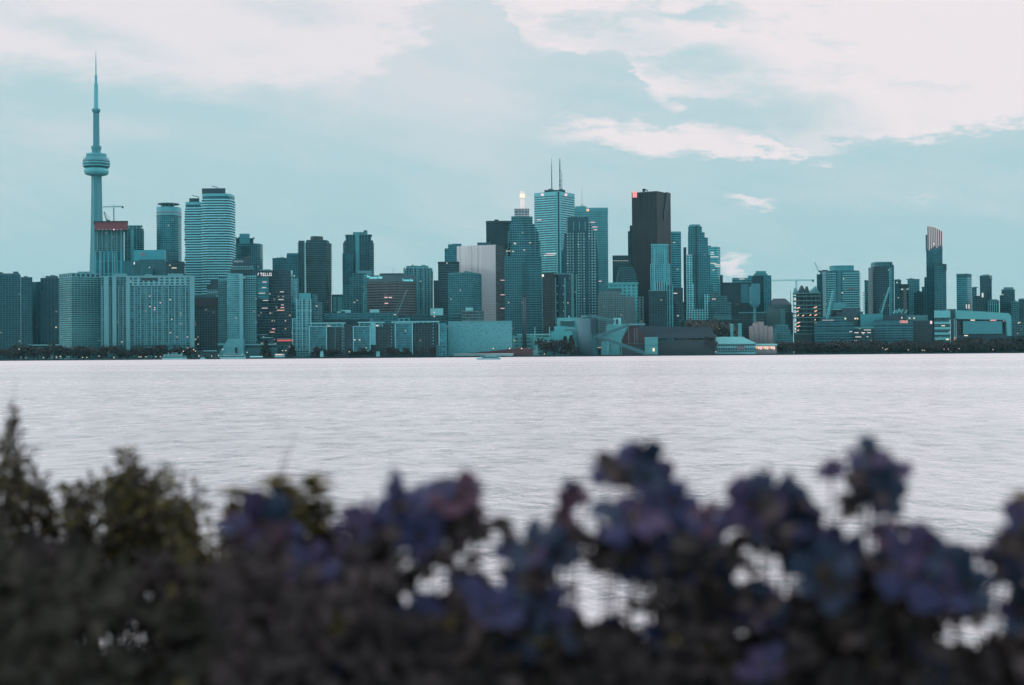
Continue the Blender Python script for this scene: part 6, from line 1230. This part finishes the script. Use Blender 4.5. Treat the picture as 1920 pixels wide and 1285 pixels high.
# undergrowth: the dark mass of leaves along the bottom, more than anyone could count
def under(label, edge, Y0, Y1, n, ll, lw, mat, seed, ymax=1380, gk=1.0, xr=(-120, 2040)):
    r = random.Random(seed); v, f = [], []
    while n > 0:
        px = r.uniform(*xr)
        e = next(lerp(b0, b1, (px-a0)/(a1-a0)) for (a0, b0), (a1, b1) in zip(edge, edge[1:]) if px <= a1)+30+34*math.sin(px*.031+seed)+22*math.sin(px*.083)
        py = e+(ymax-e)*r.random()**1.05+abs(r.gauss(0, 14)); n -= 1
        if gap(px, py, gk): continue
        c_ = P(px, py, r.uniform(Y0, Y1)); d_ = rv(r, .8); d_.y *= .35; d_.z += .2; s_ = r.uniform(.45, 1.5); leaf(v, f, c_, d_.normalized(), rv(r)*.45+Vector((0, -1, .1)), ll*s_, lw*s_, .3)
    return tag(mesh('undergrowth', v, f, mat), label, 'undergrowth', kind='stuff')
EDGE = [(-200, 930), (60, 930), (130, 965), (300, 985), (420, 1030), (620, 1040), (760, 1090), (900, 1110), (1010, 1130), (1200, 1150), (1400, 1160), (1560, 1170), (1760, 1160), (1860, 1200), (2100, 1220)]
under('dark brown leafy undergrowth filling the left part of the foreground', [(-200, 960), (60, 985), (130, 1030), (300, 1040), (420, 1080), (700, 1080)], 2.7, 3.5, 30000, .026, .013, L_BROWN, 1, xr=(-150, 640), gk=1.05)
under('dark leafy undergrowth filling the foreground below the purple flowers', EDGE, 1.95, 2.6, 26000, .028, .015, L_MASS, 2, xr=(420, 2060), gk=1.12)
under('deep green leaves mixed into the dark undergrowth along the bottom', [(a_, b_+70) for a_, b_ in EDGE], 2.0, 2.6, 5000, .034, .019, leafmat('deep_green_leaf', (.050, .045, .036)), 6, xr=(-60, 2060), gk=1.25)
under('scattered olive and ochre leaves among the dark undergrowth', [(a, b_-30) for a, b_ in EDGE], 1.9, 2.6, 260, .028, .015, L_GOLD, 3, xr=(300, 2060), gk=1.2)

# ------------------------------------------------------------------ flowering plants
PETALS = [leafmat('petal_indigo', (.036, .039, .098), .5), leafmat('petal_violet', (.050, .036, .086), .5), leafmat('petal_slate', (.027, .042, .076), .5), leafmat('petal_plum', (.072, .035, .060), .5)]
CALYX = leafmat('calyx', (.06, .055, .04)); STAM = leafmat('stamen', (.2, .13, .05))
def petal_mesh(rad_, open_, seed):
    r = random.Random(seed); v, f = [], []; nu, nv = 6, 5
    for i in range(nu):
        u_ = i/(nu-1)
        for j in range(nv):
            w = (j/(nv-1)-.5)*2; half = (.10+.62*math.sin(u_*2.2))*rad_*.55
            rr = rad_*u_; z = rad_*(.55*(1-open_)*u_+.25*math.sin(u_*3)*open_)-abs(w)**2*rad_*.06
            v.append((rr*math.cos(open_*.2), w*half, z+rad_*.10*math.sin(3*w+seed)*u_**2*(.5+.5*r.random())))
    for i in range(nu-1):
        for j in range(nv-1): f.append((i*nv+j, (i+1)*nv+j, (i+1)*nv+j+1, i*nv+j+1))
    return v, f
PM = {}
def petal_data(kind, mi):
    if (kind, mi) not in PM:
        v, f = petal_mesh(1.0, (.75, .5, .2)[kind % 3], kind+1); me = bpy.data.meshes.new('petal'); me.from_pydata(v, [], f); me.materials.append(PETALS[mi]); me.polygons.foreach_set('use_smooth', [True]*len(f)); PM[(kind, mi)] = me
    return PM[(kind, mi)]
CALM = MB().tube([(0, 0, -.28), (0, 0, -.12), (0, 0, .02)], [.05, .14, .10], 8); STM = MB().tube([(0, 0, 0), (.02, 0, .3), (0, .02, .5)], [.05, .06, .03], 6)
cme = bpy.data.meshes.new('blossom'); cme.from_pydata(CALM.v, [], CALM.f); cme.materials.append(CALYX)
sme = bpy.data.meshes.new('stamen'); sme.from_pydata(STM.v, [], STM.f); sme.materials.append(STAM)
def blossom(t, px, py, rpx, Y, mi, kind, r):
    p = P(px, py, Y); R_ = rpx*1.42*Y/FPX
    o = bpy.data.objects.new('blossom', cme); COL.objects.link(o); o.parent = t; o.location = p-t.location
    nrm = Vector((r.gauss(0, .5), -r.uniform(.2, 1.0), r.uniform(.1, .9))).normalized()
    o.rotation_euler = nrm.to_track_quat('Z', 'Y').to_euler(); o.scale = (R_, R_, R_)
    a0 = r.random()*6
    for k_ in range(5):
        q = bpy.data.objects.new('petal', petal_data(kind+(k_ % 2)*3, mi if r.random() < .75 else r.randrange(3))); COL.objects.link(q); q.parent = o
        q.rotation_euler = (0, r.uniform(-.35, .25), a0+k_*1.2566); s_ = r.uniform(.85, 1.15); q.scale = (s_, s_, s_)
    q = bpy.data.objects.new('stamen', sme); COL.objects.link(q); q.parent = o
    return p
USED = []
def flower_plant(label, Y, fl, leaves=(), group='purple flowering plants along the bank', ll=.045, lw=.030):
    lo_, hi_ = min(a[0] for a in fl)-20, max(a[0] for a in fl)+20
    more = [q for q in DEEP if lo_ <= q[0] <= hi_ and q not in USED]; USED.extend(more); fl = list(fl)+more
    x0 = sum(P(a[0], 1200, Y).x for a in fl)/len(fl); t = thing('flowering_plant', label, 'plant', 0, Y, group, loc=(x0, Y, BANKZ)); r = random.Random(int(fl[0][0])); st = MB(); v, f = [], []
    for (a, b_, rp, mi) in fl:
        yy_ = Y+r.uniform(-.12, .12); p = blossom(t, a, b_, rp, yy_, mi, r.randrange(3), r)
        base = Vector((lerp(p.x, x0, .5)+r.uniform(-.04, .04), yy_+.08, BANKZ-.1)); pts = [base.lerp(p+Vector((0, .01, -.012)), k_/5)+Vector((.02*math.sin(k_*1.3), 0, 0)) for k_ in range(6)]; pts[-1] = p+Vector((0, .005, -.008))
        st.tube(pts, [.0035, .0032, .003, .0026, .0022, .0018], 6, False)
        for k_ in range(9):
            u_ = r.uniform(.62, .97); c_ = base.lerp(p, u_); q = topix(c_)
            if q[1] < b_+rp*.75 or gap(*q, .9): continue
            d_ = rv(r, .4); d_.z += .2; leaf(v, f, c_, d_.normalized(), Vector((0, -.4, 1))+rv(r)*.5, ll*r.uniform(.6, 1.2), lw*r.uniform(.6, 1.2), .4)
    for (a, b_, rx, ry, n) in leaves:
        for _ in range(n):
            an = r.random()*6.283; k_ = math.sqrt(r.random()); px, py = a+rx*k_*math.cos(an), b_+ry*k_*math.sin(an)
            if gap(px, py, 1.05): continue
            d_ = rv(r, .6); leaf(v, f, P(px, py, Y+r.uniform(-.1, .22)), d_, rv(r)+Vector((0, -.7, .3)), ll*r.uniform(.5, 1.1), lw*r.uniform(.5, 1.1), .4)
    st.build('stem', STEM, t); mesh('foliage', [Vector(q) for q in v], f, L_BROWN, t)
I, VI, SL, PL = 0, 1, 2, 3
rd = random.Random(17); DEEP = []
while len(DEEP) < 30:
    a_, b_ = rd.uniform(430, 1900), rd.uniform(1075, 1245)
    if not gap(a_, b_, 1.6) and all((a_-c_[0])**2+(b_-c_[1])**2 > 55**2 for c_ in DEEP): DEEP.append((a_, b_, rd.uniform(26, 42), rd.choice((I, I, SL, VI))))
flower_plant('low plant with a magenta topped bloom directly under the star leaved plant', 2.15, [(482, 985, 46, PL), (520, 1005, 34, I), (575, 1068, 36, VI), (610, 1080, 26, PL), (445, 995, 22, I), (560, 1185, 30, SL), (640, 1120, 30, SL), (440, 1235, 22, VI)], [(500, 1090, 110, 70, 90)])
flower_plant('broad purple flowered plant left of centre with a wide blue violet top', 2.1, [(735, 955, 52, I), (700, 985, 40, VI), (775, 960, 44, I), (668, 1005, 34, VI), (790, 1010, 40, I), (655, 975, 20, VI), (720, 1020, 46, SL), (690, 1130, 34, SL), (790, 1170, 40, I), (650, 1210, 34, VI)], [(720, 1060, 95, 70, 110)])
flower_plant('plum coloured flower cluster with an upright bud just right of the blue violet one', 2.15, [(830, 915, 28, I), (858, 940, 40, PL), (875, 965, 36, PL), (825, 955, 34, I), (845, 985, 34, VI), (880, 920, 18, VI)], [(850, 1010, 50, 60, 46), (905, 990, 34, 22, 22), (960, 1000, 26, 18, 12)])
flower_plant('low blue flowered plant in the centre dip of the flower row', 2.0, [(1005, 1035, 44, SL), (975, 1045, 34, SL), (1045, 1050, 36, SL), (915, 1160, 48, I), (985, 1185, 52, SL), (960, 1140, 36, I), (1040, 1150, 34, I)], [(1000, 1095, 70, 30, 40), (960, 1220, 110, 70, 90)])
flower_plant('thin plum flower curled like a ring left of the tallest central bloom', 2.2, [(1072, 925, 20, PL), (1048, 970, 24, PL), (1058, 990, 28, VI), (1095, 940, 14, PL)], [(1060, 1010, 26, 30, 20)])
flower_plant('tallest central plant with one dark violet bloom standing above its neighbours', 2.1, [(1165, 885, 44, I), (1195, 880, 42, VI), (1140, 880, 30, I), (1205, 905, 28, SL), (1240, 925, 34, VI)], [(1180, 890, 40, 22, 26)])
flower_plant('dense dark flowered plant under the tallest central bloom', 2.05, [(1185, 985, 54, VI), (1150, 1010, 44, VI), (1235, 985, 50, SL), (1262, 950, 38, I), (1270, 1010, 46, SL), (1215, 1030, 50, I), (1325, 975, 26, PL), (1300, 1040, 44, SL), (1370, 1165, 40, SL), (1250, 1215, 34, I), (1340, 1100, 40, SL)], [(1210, 1030, 110, 60, 120), (1290, 1110, 80, 70, 90), (1350, 1070, 60, 70, 60)])
flower_plant('large single round bloom with blue upper petals right of centre', 2.05, [(1450, 960, 62, SL), (1420, 950, 46, VI), (1485, 945, 44, I), (1440, 1005, 54, I), (1490, 1000, 50, VI), (1470, 1025, 44, SL), (1435, 905, 22, VI)], [(1455, 985, 55, 50, 70)])
flower_plant('high lone bloom of upright petals on a thin bare stem at the right', 2.1, [(1628, 865, 34, VI), (1655, 905, 42, SL), (1630, 890, 34, I), (1685, 890, 24, VI), (1640, 925, 34, SL), (1562, 885, 20, VI)], [(1645, 905, 30, 26, 18), (1600, 925, 24, 8, 4)])
flower_plant('broad row of indigo blooms below the high lone bloom', 2.0, [(1572, 1040, 44, VI), (1540, 1090, 50, SL), (1600, 1085, 54, I), (1660, 1070, 48, VI), (1715, 1035, 40, VI), (1745, 1035, 34, VI), (1720, 1075, 54, I), (1770, 1085, 46, SL), (1810, 1105, 40, SL), (1655, 1000, 22, PL), (1690, 1140, 44, SL), (1500, 1150, 34, I), (1740, 1250, 34, SL), (1440, 1260, 34, VI)], [(1650, 1110, 110, 60, 130), (1760, 1120, 90, 50, 90), (1590, 1150, 90, 50, 80), (1400, 1150, 50, 40, 40)])
flower_plant('blue bloom cut off by the right edge of the photo', 2.0, [(1885, 1010, 44, I), (1915, 1000, 40, VI), (1900, 1050, 40, SL), (1925, 1040, 40, I), (1925, 1160, 40, SL), (1850, 1045, 18, VI)], [(1905, 1035, 36, 40, 40), (1930, 1200, 40, 50, 40)])

# ------------------------------------------------------------------ evening haze over the lake
HZ = bpy.data.materials.new('evening_haze'); HZ.use_nodes = True; k = NT(HZ.node_tree)
pv = k.n('ShaderNodeVolumePrincipled'); pv.inputs['Color'].default_value = (.35, .93, 1, 1); pv.inputs['Density'].default_value = 2.2e-5; pv.inputs['Anisotropy'].default_value = .2
k.t.links.new(pv.outputs[0], k.n('ShaderNodeOutputMaterial').inputs['Volume'])
hb = MB().box((-23000, -300, -2.2), (23000, 9300, 640)).build('haze', HZ); tag(hb, 'thin teal evening haze over the lake and the city', 'haze', kind='stuff')
